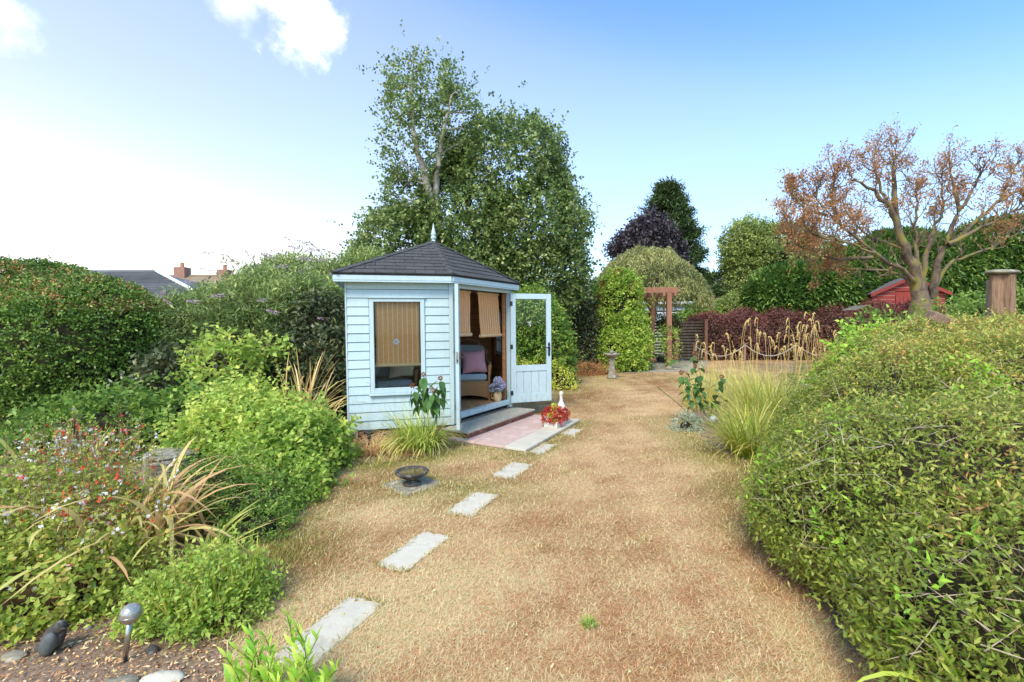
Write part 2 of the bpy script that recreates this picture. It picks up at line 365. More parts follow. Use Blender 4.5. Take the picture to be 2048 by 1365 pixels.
def sprigs(P, Nn, per, slen, L, W, up=.3, rand=.6, spread=.9, inset=.5, droop=0.0, flat=.2, vfun=None, seed=1, stems=0, fold=.25, vn=.25, curl=0):
    """grow short leafy shoots at surface points; returns leaf V,F,v and stem V,F"""
    g = np.random.default_rng(seed); n = len(P)
    D = unit(Nn + A3(0, 0, up) + g.normal(size=(n, 3))*rand)
    sl = slen*g.uniform(.6, 1.4, n)
    B = P - D*(sl*inset)[:, None]
    t = (np.arange(per)+.5)/per
    tt = np.tile(t, (n, 1)) + g.uniform(-.5, .5, (n, per))/per
    X = B[:, None] + D[:, None]*(sl[:, None]*tt)[..., None]; X[..., 2] -= droop*(sl[:, None]*tt**2)
    a = g.uniform(0, 6.28, (n, 1)) + np.arange(per)[None]*2.4
    U = unit(np.cross(D, A3(.31, .2, .93)+g.normal(size=(n, 3))*.05)); Vv = np.cross(D, U)
    side = U[:, None]*np.cos(a)[..., None] + Vv[:, None]*np.sin(a)[..., None]
    Ld = unit(D[:, None]*(1-spread*.55) + side*spread + g.normal(size=(n, per, 3))*.15); Ld[..., 2] -= droop*.6; Ld = unit(Ld)
    X = X.reshape(-1, 3); Ld = Ld.reshape(-1, 3); m = len(X)
    LV, LF = leaves_np(X, Ld, L*g.uniform(.6, 1.3, m), W*g.uniform(.7, 1.25, m), flat=flat, fold=fold)
    clump = noise3(P, 2.3)*.5
    v = .5 + vn*(g.normal(size=(n, 1))*.5 + clump[:, None]*1.0) + g.normal(size=(n, per))*vn*.55
    v = v.reshape(-1)
    if vfun is not None: v = vfun(X, v)
    v = np.repeat(np.clip(v, 0, 1), 4)
    if stems:
        E = B + D*sl[:, None]; E[:, 2] -= droop*sl
        S = unit(np.cross(D, A3(.1, .9, .2)))*stems
        SV = np.stack([B-S, B+S, E], 1).reshape(-1, 3); SF = np.arange(3*n).reshape(-1, 3)
        return LV, LF, v, SV, SF
    return LV, LF, v
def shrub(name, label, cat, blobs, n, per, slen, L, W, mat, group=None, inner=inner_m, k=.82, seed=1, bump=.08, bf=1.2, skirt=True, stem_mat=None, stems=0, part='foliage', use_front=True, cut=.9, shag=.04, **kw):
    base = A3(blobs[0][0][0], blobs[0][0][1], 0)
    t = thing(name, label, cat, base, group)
    if inner is not None: core('branches', blobs, t, inner, k, bump, bf, skirt)  # the solid core hull, not modelled branches
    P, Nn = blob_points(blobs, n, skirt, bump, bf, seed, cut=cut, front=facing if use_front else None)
    P = P + Nn*np.random.default_rng(seed+9).exponential(shag, len(P))[:, None]
    r = sprigs(P, Nn, per, slen, L, W, seed=seed, stems=stems, **kw)
    o = nobj(part, r[0], r[1], mat, t, {'v': r[2]}); o['kind'] = 'stuff'
    if stems:
        o = nobj('stems', r[3], r[4], stem_mat or stem_brown, t, {'v': np.zeros(len(r[3]))}); o['kind'] = 'stuff'
    return t
def blades_np(P, az, L, W, lean, bend, seg=7, seed=0, base_v=None, tip=.0, wob=.12):
    g = np.random.default_rng(seed); n = len(P)
    L = np.broadcast_to(L, (n,)); W = np.broadcast_to(W, (n,)); lean = np.broadcast_to(lean, (n,)); bend = np.broadcast_to(bend, (n,))
    pos = np.array(P, float); out = np.zeros((n, seg+1, 2, 3)); tw = g.uniform(-.5, .5, n)
    for k in range(seg+1):
        s = k/seg; th = lean + bend*s**1.4
        a2 = az + wob*np.sin(s*3 + tw*6)*s
        d = np.stack([np.sin(th)*np.cos(a2), np.sin(th)*np.sin(a2), np.cos(th)], 1)
        if k: pos = pos + d*(L/seg)[:, None]
        pos[:, 2] = np.maximum(pos[:, 2], .004)
        sd_ = np.stack([-np.sin(a2 + tw*s*2), np.cos(a2 + tw*s*2), 0*az], 1)
        wd = W*.5*np.minimum(1, .55 + 1.5*s)*np.sqrt(max(0, 1 - s**2.2)) + .0004
        out[:, k, 0] = pos - sd_*wd[:, None]; out[:, k, 1] = pos + sd_*wd[:, None]
    V = out.reshape(-1, 3)
    i = np.arange(n)[:, None]*(2*(seg+1)) + np.arange(seg)[None]*2; i = i.reshape(-1, 1)
    F = i + np.array([[0, 1, 3, 2]])
    bv = g.uniform(.1, .9, n) if base_v is None else np.broadcast_to(base_v, (n,))
    v = np.clip(bv[:, None, None] + tip*(np.arange(seg+1)/seg)[None, :, None] + np.zeros((n, seg+1, 2)), 0, 1).reshape(-1)
    return V, F, v
def scatter_disc(c, r, n, g): 
    a = g.uniform(0, 6.28, n); q = np.sqrt(g.uniform(0, 1, n))*r
    return np.stack([c[0]+q*np.cos(a), c[1]+q*np.sin(a), np.full(n, c[2] if len(c) > 2 else 0.)], 1), a
def bez(p0, p1, p2, n=8):
    t = np.linspace(0, 1, n)[:, None]; return (1-t)**2*p0 + 2*t*(1-t)*p1 + t*t*p2

# ------------------------------------------------------------------ ground
def inpoly(P, poly):
    x, y = P[:, 0], P[:, 1]; r = np.zeros(len(P), bool); n = len(poly)
    for i in range(n):
        x1, y1 = poly[i]; x2, y2 = poly[(i+1) % n]
        c = ((y1 > y) != (y2 > y)) & (x < (x2-x1)*(y-y1)/((y2-y1) + 1e-12) + x1); r ^= c
    return r
def pxpoly(L): return [tuple(at(*p)[:2]) for p in L]
bed_left = pxpoly([(400, 1480), (440, 1370), (470, 1290), (497, 1200), (506, 1120), (530, 1048), (575, 985), (640, 945), (700, 925), (790, 920), (880, 908), (897, 884)]) + \
    [(-.8, 6.3), (-.35, 8.9), (.1, 11), (.5, 13.6), (1.6, 14.9), (3.2, 15.4), (4.0, 16.6), (4.4, 19), (-20, 30), (-26, 8), (-6, .3)]
bed_right = pxpoly([(1900, 1480), (1770, 1365), (1690, 1290), (1610, 1170), (1545, 1050), (1500, 935), (1425, 900), (1385, 872), (1368, 845), (1380, 810), (1430, 790), (1530, 770)]) + \
    [(6.2, 11.5), (9, 13), (14, 12.5), (22, 10), (20, 1), (5, .2)]
def near_line(P, pts, rad):
    d = np.full(len(P), 9.)
    for a, b in zip(pts[:-1], pts[1:]):
        a = A3(*a[:2]); b = A3(*b[:2]); ab = b-a; t = np.clip(((P[:, :2]-a) @ ab)/(ab @ ab), 0, 1)
        d = np.minimum(d, np.linalg.norm(P[:, :2] - a - t[:, None]*ab, axis=1))
    return np.clip(1 - d/rad, 0, 1)
PATIO = [(.147, 5.39), (1.017, 7.08), (.05, 7.6), (-.811, 5.98)]
def green(P):
    """how green the parched lawn still is"""
    n = noise3(np.c_[P[:, :2], np.zeros(len(P))], 1.1)*.5 + noise3(np.c_[P[:, :2], np.ones(len(P))*3], 3.1)*.3
    g = .04 + .16*n
    g += .85*near_line(P, bed_left[4:12], .75)*(1 + n) + .7*near_line(P, [PATIO[3], PATIO[0], PATIO[1]], .45)*(1+1.5*n)
    g += .8*near_line(P, bed_right[4:9], .7)*(1+n)
    g += .65*near_line(P, [(-1.5, 4.9), (-.9, 4.4), (-.2, 4.2)], .7)*(1+n)
    g += .55*np.exp(-((P[:, 1]-11.5)/2.6)**2)*np.clip((2.6 - P[:, 0])/1.6, 0, 1)*(1+n)
    g += .22*np.exp(-((P[:, 1]-12.5)/1.5)**2)*(1+2*n)
    return np.clip(g, 0, 1)
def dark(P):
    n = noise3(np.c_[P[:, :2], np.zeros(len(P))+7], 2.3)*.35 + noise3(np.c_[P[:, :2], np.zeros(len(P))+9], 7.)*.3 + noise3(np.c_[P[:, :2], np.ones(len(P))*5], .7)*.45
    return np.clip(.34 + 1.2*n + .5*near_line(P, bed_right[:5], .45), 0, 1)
def lawn_material():
    m, t, o = nodes('parched_lawn'); n = t.nodes.new; l = t.links.new
    p = n('ShaderNodeBsdfPrincipled'); p.inputs['Roughness'].default_value = .95; p.inputs['Specular IOR Level'].default_value = .1
    tcn = n('ShaderNodeTexCoord')
    a = n('ShaderNodeAttribute'); a.attribute_name = 'g'; d = n('ShaderNodeAttribute'); d.attribute_name = 'd'
    n1 = n('ShaderNodeTexNoise'); n1.inputs['Scale'].default_value = 38; n1.inputs['Detail'].default_value = 8; n1.inputs['Roughness'].default_value = .75
    mp = n('ShaderNodeMapping'); l(tcn.outputs['Object'], mp.inputs[0]); l(mp.outputs[0], n1.inputs['Vector'])
    r1 = ramp(t, [(.44, .25, .12), (.70, .43, .225), (.82, .60, .36)], [.36, .5, .66]); l(n1.outputs[0], r1.inputs[0])
    r2 = ramp(t, [(.13, .12, .03), (.28, .26, .07), (.46, .40, .15)], [.36, .5, .66]); l(n1.outputs[0], r2.inputs[0])
    mx = n('ShaderNodeMixRGB'); l(a.outputs['Fac'], mx.inputs[0]); l(r1.outputs[0], mx.inputs[1]); l(r2.outputs[0], mx.inputs[2])
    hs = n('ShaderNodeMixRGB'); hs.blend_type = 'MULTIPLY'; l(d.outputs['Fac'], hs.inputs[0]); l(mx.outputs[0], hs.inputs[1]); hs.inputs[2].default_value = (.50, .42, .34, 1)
    l(hs.outputs[0], p.inputs['Base Color'])
    n2 = n('ShaderNodeTexNoise'); n2.inputs['Scale'].default_value = 90; n2.inputs['Detail'].default_value = 4; l(mp.outputs[0], n2.inputs['Vector'])
    b = n('ShaderNodeBump'); b.inputs['Strength'].default_value = .8; b.inputs['Distance'].default_value = .02; l(n2.outputs[0], b.inputs['Height']); l(b.outputs[0], p.inputs['Normal'])
    l(p.outputs[0], o.inputs[0]); return m
far_ground = surf('field_grass', (.16, .15, .06), (.28, .22, .10), scale=.4, rough=1, bump=0)
o = MB().box((-400, -60, -.6), (400, 800, -.03)).build('ground', far_ground); o['kind'] = 'structure'
gx = np.linspace(-14, 26, 260); gy = np.linspace(.2, 24, 200); GX, GY = np.meshgrid(gx, gy)
V = np.stack([GX.ravel(), GY.ravel(), np.zeros(GX.size)], 1)
i = np.arange(len(gy)-1)[:, None]*len(gx) + np.arange(len(gx)-1)[None]; i = i.reshape(-1, 1); F = i + np.array([[0, 1, len(gx)+1, len(gx)]])
lawn_m = lawn_material()
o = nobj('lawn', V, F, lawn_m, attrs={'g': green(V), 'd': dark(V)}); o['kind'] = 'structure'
soil = surf('mulch_soil', (.14, .085, .055), (.26, .17, .11), scale=30, rough=1, bump=1.0, bscale=90, c3=(.36, .25, .18), contrast=(.3, .7))
for nm, poly in (('flower_bed', bed_left), ('flower_bed', bed_right)):
    me = bpy.data.meshes.new(nm); me.from_pydata([(x, y, .004) for x, y in poly], [], [tuple(range(len(poly)))]); me.materials.append(soil)
    o = put(nm, me); o['kind'] = 'structure'
gravel_m = surf('pale_gravel', (.30, .25, .19), (.44, .37, .28), scale=60, rough=1, bump=.6)
me = bpy.data.meshes.new('gravel_area'); me.from_pydata([(3.2, 13.9, .008), (5.3, 14.3, .008), (6.4, 15.6, .008), (8.2, 19.5, .008), (3.8, 19.6, .008), (2.9, 15.0, .008)], [], [(0, 1, 2, 3, 4, 5)]); me.materials.append(gravel_m)
o = put('gravel_area', me); o['kind'] = 'structure'

# dry grass blades
grassm = leafmat('dry_grass', [(.36, .205, .125), (.58, .385, .25), (.68, .52, .38), (.26, .23, .07), (.15, .17, .045)], [0, .25, .55, .8, 1], trans=.25, rough=.7, spec=.2, k=1.42)
gg = np.random.default_rng(3)
n = 540000
y = 1.25*np.exp(gg.uniform(0, np.log(15/1.25), n)); x = gg.uniform(-1.2, 1.2, n)*(y + .3)
P = np.stack([x, y, np.zeros(n)], 1)
SLABS = [((-.905, 2.271), 68.9, .54, .215), ((-.654, 3.083), 65.7, .53, .225), ((-.337, 3.89), 67.2, .52, .235), ((-.005, 4.78), 63.6, .51, .24), ((.342, 5.596), 64.2, .49, .22), ((.806, 6.449), 65.3, .42, .215)]
def on_slab(P, pad=0.):
    r = np.zeros(len(P), bool)
    for (cx, cy), an, L_, W_ in SLABS + [((-.945, 4.36), 45, .43, .43)]:
        a = R(an); u = (P[:, 0]-cx)*math.cos(a) + (P[:, 1]-cy)*math.sin(a); v = -(P[:, 0]-cx)*math.sin(a) + (P[:, 1]-cy)*math.cos(a)
        r |= (np.abs(u) < L_/2+pad) & (np.abs(v) < W_/2+pad)
    return r
HOUSE = [(-2.079, 5.94), (-.79, 6.27), (-.5, 5.95), (.35, 7.5), (0, 7.6), (-.34, 8.9), (-2.7, 8.3)]
ok = ~inpoly(P, bed_left) & ~inpoly(P, bed_right) & ~inpoly(P, PATIO) & ~inpoly(P, HOUSE) & ~on_slab(P, -.03)
ok &= (P[:, 1] < 14.2) | (P[:, 0] > 6)
edge = near_line(P, bed_left[:10], .10)
P = P[ok]; n = len(P)
gr = green(P); dk = dark(P)
az = gg.uniform(0, 6.28, n); tilt = gg.uniform(.9, 1.5, n) - .45*gr*gg.uniform(0, 1, n)
L_ = gg.uniform(.015, .045, n)*(1 + .4*gr); W_ = gg.uniform(.0014, .0026, n)*(1 + .24*P[:, 1])
D = np.stack([np.sin(tilt)*np.cos(az), np.sin(tilt)*np.sin(az), np.cos(tilt)], 1)
S = np.stack([-np.sin(az), np.cos(az), np.zeros(n)], 1)*(W_/2)[:, None]
P[:, 2] = gg.uniform(0, .006, n)
V = np.stack([P-S, P+S, P + D*L_[:, None]], 1).reshape(-1, 3)
isg = gg.uniform(0, 1, n) < gr*.9
v = np.where(isg, gg.uniform(.72, 1, n), np.clip(gg.uniform(0, .66, n) - .5*(dk-.4), 0, .66))
o = nobj('grass_blades', V, np.arange(3*n).reshape(-1, 3), grassm, attrs={'v': np.repeat(v, 3)})
tag(o, 'short straw coloured parched grass covering the lawn between the flower beds', 'grass', kind='stuff')

# longer tufts where the mower does not reach, and fallen leaves
def quad_edge(cx, cy, an, L_, W_, n):
    a = R(an); t = gg.uniform(-1, 1, (n, 2)); side = gg.integers(0, 4, n); u = np.where(side == 0, 1, np.where(side == 1, -1, t[:, 0])); v = np.where(side == 2, 1, np.where(side == 3, -1, t[:, 1]))
    u = u*(L_/2 + gg.normal(size=n)*.012); v = v*(W_/2 + gg.normal(size=n)*.012)
    return np.stack([cx + u*math.cos(a) - v*math.sin(a), cy + u*math.sin(a) + v*math.cos(a), 0*u], 1)
E_ = [quad_edge(c[0], c[1], an, L_, W_, 380) for c, an, L_, W_ in SLABS] + [quad_edge(-.945, 4.36, 47, .44, .44, 800)]
for a, b, m in [(bed_left[k], bed_left[k+1], 1600) for k in range(2, 12)] + [(bed_right[k], bed_right[k+1], 1500) for k in range(4, 10)] + [(PATIO[0], PATIO[1], 900), (PATIO[3], PATIO[0], 900)]:
    q = gg.uniform(0, 1, m)[:, None]; X = A3(*a) + (A3(*b)-A3(*a))*q + gg.normal(size=(m, 2))*.05; E_.append(np.c_[X, np.zeros(m)])
for cx, cy, r_, m in ((.9, 3.2, .12, 90), (-.2, 5.2, .3, 500), (.5, 4.7, .18, 220), (-.6, 3.7, .15, 150), (1.5, 5.2, .25, 260), (.2, 3.1, .10, 60), (1.0, 6.0, .2, 200), (-1.25, 4.4, .3, 600), (-.5, 4.3, .25, 400), (1.4, 2.6, .12, 80), (1.9, 7.3, .4, 500)):
    a = gg.uniform(0, 6.28, m); q = np.abs(gg.normal(size=m))*r_; E_.append(np.stack([cx+q*np.cos(a), cy+q*np.sin(a), 0*a], 1))
P = np.concatenate(E_); m = len(P); keep = noise3(np.c_[P[:, :2], np.zeros(m)], 2.6) + gg.normal(size=m)*.25 > -.12; P = P[keep]; m = len(P)
V, F, v = blades_np(P, gg.uniform(0, 6.28, m), gg.uniform(.02, .048, m), gg.uniform(.002, .0036, m)*(1+.12*P[:, 1]), gg.uniform(.2, 1.3, m), gg.uniform(0, .9, m), 3, 3, np.where(gg.uniform(size=m) < .5, gg.uniform(.72, 1, m), gg.uniform(.1, .6, m)), 0)
o = nobj('lawn_tufts', V, F, grassm, attrs={'v': v}); tag(o, 'longer olive grass tufts along the lawn edges and around the slabs', 'grass', kind='stuff')
m = 420; yy = 1.3*np.exp(gg.uniform(0, np.log(8), m)); P = np.stack([gg.uniform(-1.1, 1.2, m)*yy, yy, gg.uniform(.008, .02, m)], 1); P = P[~inpoly(P, bed_left) & ~inpoly(P, bed_right) & ~inpoly(P, HOUSE)]; m = len(P)
az = gg.uniform(0, 6.28, m); D = np.stack([np.cos(az), np.sin(az), gg.normal(size=m)*.2], 1); V, F = leaves_np(P, unit(D), gg.uniform(.012, .030, m), gg.uniform(.007, .015, m), flat=.8)
fallen = leafmat('fallen_leaf', [(.14, .07, .03), (.36, .22, .10), (.60, .50, .34), (.30, .32, .10)], trans=.1, rough=.8)
o = nobj('fallen_leaves', V, F, fallen, attrs={'v': np.repeat(gg.uniform(0, 1, m), 4)}); tag(o, 'small fallen leaves scattered over the dry lawn', 'leaves', kind='stuff')

# wood chips and dry leaf litter on the left bed
chipm = leafmat('wood_chips', [(.10, .05, .03), (.30, .15, .08), (.46, .29, .17), (.60, .47, .33), (.46, .24, .18), (.36, .30, .09)], trans=.05, rough=.9, spec=.15)
n = 46000
P = np.stack([gg.uniform(-3.6, -.3, n), 1.0 + 5.3*gg.uniform(0, 1, n)**1.5, gg.uniform(.004, .02, n)], 1); P = P[inpoly(P, bed_left)]
n2_ = 5000; Q = np.stack([gg.uniform(.8, 3.4, n2_), gg.uniform(1.2, 7, n2_), gg.uniform(.004, .015, n2_)], 1); Q = Q[inpoly(Q, bed_right)]
P = np.concatenate([P, Q]); n = len(P); az = gg.uniform(0, 6.28, n); el = gg.normal(size=n)*.35
D = np.stack([np.cos(az)*np.cos(el), np.sin(az)*np.cos(el), np.sin(el)], 1)
V, F = leaves_np(P, D, gg.uniform(.008, .034, n), gg.uniform(.003, .012, n), flat=.6, fold=.2)
o = nobj('wood_chips', V, F, chipm, attrs={'v': np.repeat(gg.uniform(0, 1, n), 4)})
tag(o, 'brown wood chips and dry leaf litter spread over the flower beds', 'mulch', kind='stuff')

# ------------------------------------------------------------------ stepping stones
names = ['pale oblong stepping stone nearest the camera beside the bright green leafy plant', 'second stepping stone from the camera, pale oblong slab in dry grass',
         'third stepping stone from the camera, right of the low stone basin', 'fourth stepping stone from the camera, midway to the patio',
         'small pale stepping stone just below the front corner of the patio', 'farthest stepping stone, small pale slab under the white planter']
def rough_slab(name, c, an, L_, W_, z0, z1, mat, parent=None, seed=0, jit=.006):
    g = np.random.default_rng(seed); a = R(an); ex = A3(math.cos(a), math.sin(a)); ey = A3(-math.sin(a), math.cos(a)); c = A3(*c)
    pts = []
    for (s0, s1), m in ((((-1, -1), (1, -1)), 9), (((1, -1), (1, 1)), 5), (((1, 1), (-1, 1)), 9), (((-1, 1), (-1, -1)), 5)):
        for k in range(m):
            t = k/m; u = s0[0]*(1-t)+s1[0]*t; v = s0[1]*(1-t)+s1[1]*t
            j = g.normal(size=2)*jit*(1.8 if k == 0 else 1)
            k_ = .975 if k == 0 else 1
            pts.append(c + ex*(u*L_/2*k_ + j[0]) + ey*(v*W_/2*k_ + j[1]))
    n = len(pts); V = [(*p, z0) for p in pts] + [(*p, z1-.004) for p in pts] + [(*(c+(p-c)*.975), z1) for p in pts]
    F = [tuple(range(n))[::-1], tuple(range(2*n, 3*n))] + [(k, (k+1) % n, n+(k+1) % n, n+k) for k in range(n)] + [(n+k, n+(k+1) % n, 2*n+(k+1) % n, 2*n+k) for k in range(n)]
    return MB().add(V, F).build(name, mat, parent)
for k, (c, an, L_, W_) in enumerate(SLABS):
    o = rough_slab('stepping_stone', c, an, L_, W_, -.03, .008, stone_slab, seed=k, jit=.006)
    tag(o, names[k], 'stepping stone', 'stepping stones across the lawn')
    o.location = (0, 0, 0)

# ------------------------------------------------------------------ summerhouse
e1 = A3(.969, .249, 0); e2 = A3(-.249, .969, 0); EZ = A3(0, 0, 1)
Aw = A3(-2.079, 5.94, 0); S2 = 2.42; LAB = 1.33; CUT = 1.09
Bw = Aw + LAB*e1; Cw = Bw + CUT*(e1+e2); Dw = Aw + S2*(e1+e2); Fw = Aw + S2*e2
A_ = A3(-2.18, 5.77, 0); B_ = A_ + 1.465*e1; C_ = B_ + 1.235*(e1+e2); D_ = A_ + 2.7*(e1+e2); F_ = A_ + 2.7*e2
ctr = A_ + 1.35*(e1+e2)
SH = thing('summerhouse', 'pale blue weatherboarded summerhouse with grey shingled pyramid roof and open glazed doors', 'summerhouse', (ctr[0], ctr[1], 0))
dirBC = unit(Cw - Bw); nBC = A3(dirBC[1], -dirBC[0], 0); WBC = np.linalg.norm(Cw-Bw)
def wallframe(P, Q):   # x along the wall, y outward, z up
    d = unit(Q-P); return frame(P, d, A3(d[1], -d[0], 0))
Z0, Z1 = .16, 2.09
def wall(P, Q, hole=None, boards=True, seed=0):
    L = np.linalg.norm(Q-P); fr = wallframe(P, Q); m = MB()
    if hole is None: m.box((.03, -.05, Z0+.005), (L-.03, -.022, Z1), fr)
    else:
        x0, x1, z0, z1 = hole
        m.box((.03, -.05, Z0+.005), (x0, -.022, Z1), fr); m.box((x1, -.05, Z0+.005), (L-.03, -.022, Z1), fr)
        m.box((x0, -.05, Z0+.005), (x1, -.022, z0), fr); m.box((x0, -.05, z1), (x1, -.022, Z1), fr)
    wl = m.build('wall', felt_edge, SH)
    if boards:
        g = random.Random(seed); z = Z0; k = 0; step = .1122
        while z < Z1-.02:
            zt = min(z+step-.005, Z1) if z+step*1.5 < Z1 else Z1
            spans = [(.008, L-.042)]
            if hole and zt > hole[2]-.012 and z < hole[3]+.012:
                if z < hole[2]-.02 or zt > hole[3]+.02: pass
                spans = [(.008, L-.042)] if z > hole[3]-.03 else [(.008, hole[0]-.004), (hole[1]+.004, L-.042)]
            for a, b in spans:
                j = g.uniform(-.001, .001)
                V = [(a, -.021, z), (b, -.021, z), (b, -.021, zt), (a, -.021, zt)]
                o = MB().hexa([fr(a, -.021, z), fr(b, -.021, z), fr(b, .004+j, z), fr(a, .004+j, z), fr(a, -.021, zt), fr(b, -.021, zt), fr(b, -.007+j, zt), fr(a, -.007+j, zt)]).build('board', blue, wl, bevel=.0025)
            z += step
    return wl, fr, L
hole = (.276, .971, .62, 1.85)
wl, fAB, _ = wall(Aw, Bw, hole, seed=1)
wall(Cw, Dw, (.45, .95, .95, 1.75), seed=2)
wall(Dw, Fw, None, seed=3); wall(Fw, Aw, None, seed=4)
# corner posts
for P_, fr_, x0, x1 in ((Bw, fAB, LAB-.04, LAB+.012),):
    MB().box((x0, -.05, Z0), (x1, .012, Z1), fr_).build('corner_post', blue, SH, bevel=.003)
MB().box((-.012, -.045, Z0), (.0072, .007, Z1), fAB).build('corner_post', blue, SH, bevel=.002)
fBC = wallframe(Bw, Cw)
MB().box((0.0, -.06, Z0+.0), (.07, .006, Z1), fBC).build('door_post', blue, SH, bevel=.003)
MB().box((WBC-.07, -.06, Z0), (WBC, .006, Z1), fBC).build('door_post', blue, SH, bevel=.003)
MB().box((.07, -.06, 1.985), (WBC-.07, .004, Z1), fBC).build('door_lintel', blue, SH, bevel=.003)
MB().box((.07, -.10, .215), (WBC-.07, .01, .282), fBC).build('threshold', blue_door, SH, bevel=.004)
MB().box((WBC-.115, -.11, .283), (WBC-.072, -.065, 1.98), fBC).build('inner_post', pine, SH, bevel=.003)
MB().box((.072, -.11, .283), (.11, -.065, 1.98), fBC).build('inner_post', pine, SH, bevel=.003)
# plinth bricks
def brick_run(P, Q, z, rows, parent, off=-.02, thick=.10, bl=.215, bh=.065, gap=.01, seed=0, lim=99):
    g = random.Random(seed); L = np.linalg.norm(Q-P); fr = wallframe(P, Q)
    for r_ in range(rows):
        x = -(bl/2 if r_ % 2 else 0)
        while x < L:
            a = max(x, 0); b = min(x+bl, L)
            if b-a > .03: MB().box((a, off-thick, z+r_*(bh+gap)), (b, off+g.uniform(-.003, .003), z+r_*(bh+gap)+bh), fr).build('brick', brick_m, parent)
            x += bl+gap
pl = MB()
for P_, Q_ in ((Aw, Bw), (Bw, Cw), (Cw, Dw), (Dw, Fw), (Fw, Aw)):
    pl.box((0, -.11, 0), (np.linalg.norm(Q_-P_), -.028, Z0-.004), wallframe(P_, Q_))
plinth = pl.build('plinth', mortar, SH)
brick_run(Aw, Bw, .005, 2, plinth, seed=1); brick_run(Bw, Cw, .005, 2, plinth, off=-.015, seed=2); brick_run(Cw, Dw, .005, 2, plinth, seed=5)
# floor and lining
c5 = [Aw, Bw, Cw, Dw, Fw]
cin = ctr
def inset(P, k=.955): return cin + (P-cin)*k
fl = MB(); fv = [tuple(inset(p)+EZ*.24) for p in c5] + [tuple(inset(p)+EZ*.262) for p in c5]
fl.add(fv, [(4, 3, 2, 1, 0), (5, 6, 7, 8, 9)] + [(k, (k+1) % 5, 5+(k+1) % 5, 5+k) for k in range(5)])
floor = fl.build('floor', pine_floor, SH)
def clip_span(u, lo, hi):  # extent of the inset pentagon along e2 at offset u along e1
    P5 = [inset(p, .945) for p in c5]; ys = []
    for a, b in zip(P5, P5[1:]+P5[:1]):
        ua, ub = (a-Aw) @ e1, (b-Aw) @ e1
        if (ua-u)*(ub-u) < 0: t = (u-ua)/(ub-ua); ys.append((a + (b-a)*t - Aw) @ e2)
    return (min(ys), max(ys)) if len(ys) == 2 else None
fAe = frame(Aw, e1, e2)
u = .1
while u < 2.35:
    s_ = clip_span(u, 0, 0); s2_ = clip_span(u+.09, 0, 0)
    if s_ and s2_: MB().box((u, max(s_[0], s2_[0]), .2625), (u+.088, min(s_[1], s2_[1]), .2745), fAe).build('floor_board', pine_floor, floor)
    u += .091
def lining(P, Q, seed, hole=None):
    L = np.linalg.norm(Q-P); fr = wallframe(P, Q); g = random.Random(seed)
    lin = MB().box((.04, -.062, 2.0), (L-.04, -.056, 2.07), fr).build('lining', pine, SH)
    z = .285
    while z < 2.0:
        sp = [(.06, L-.06)]
        if hole and z+.1 > hole[2] and z < hole[3]: sp = [(.06, hole[0]), (hole[1], L-.06)]
        for a, b in sp: MB().box((a, -.075+g.uniform(0, .002), z), (b, -.0525, z+.104), fr).build('lining_board', pine, lin)
        z += .108
lining(Dw, Fw, 1); lining(Cw, Dw, 2, (.45, .95, .95, 1.75)); lining(Fw, Aw, 3); lining(Aw, Bw, 4, hole)
ce = MB(); cv = [tuple(inset(p, 1.0)+EZ*2.092) for p in c5]+[tuple(inset(p, 1.0)+EZ*2.10) for p in c5]
ce.add(cv, [(4, 3, 2, 1, 0), (5, 6, 7, 8, 9)] + [(k, (k+1) % 5, 5+(k+1) % 5, 5+k) for k in range(5)]); ce.build('ceiling', pine, SH)
# window in the left wall
def window(fr, x0, x1, z0, z1, w=.055, cross=False, mat=blue_door, ysh=0.):
    m = MB(); 
    m.box((x0, -.05+ysh, z0), (x0+w, .016+ysh, z1), fr); m.box((x1-w, -.05+ysh, z0), (x1, .016+ysh, z1), fr)
    m.box((x0+w, -.05+ysh, z1-w*.8), (x1-w, .0155+ysh, z1), fr); m.box((x0+w, -.05+ysh, z0), (x1-w, .0155+ysh, z0+w*1.2), fr)
    if cross:
        xm = (x0+x1)/2
        m.box((xm-.01, -.045+ysh, z0+w*1.2), (xm+.01, .006+ysh, z1-w*.8), fr)
        for q in (.33, .66): m.box((x0+w, -.044+ysh, z0+(z1-z0)*q-.01), (x1-w, .005+ysh, z0+(z1-z0)*q+.01), fr)
    o = m.build('window', mat, SH, bevel=.003)
    MB().box((x0+w-.004, -.024+ysh, z0+w), (x1-w+.004, -.020+ysh, z1-w*.7), fr).build('pane', glass, o)
    return o
wn = window(fAB, .276, .971, .62, 1.838)
MB().box((.262, -.02, .592), (.985, .038, .6185), fAB).build('sill', blue_door, wn, bevel=.004)
MB().box((.266, -.02, 1.84), (.986, .032, 1.856), fAB).build('drip_rail', blue, wn, bevel=.003)
window(wallframe(Cw, Dw), .45, .95, .95, 1.75, cross=True)
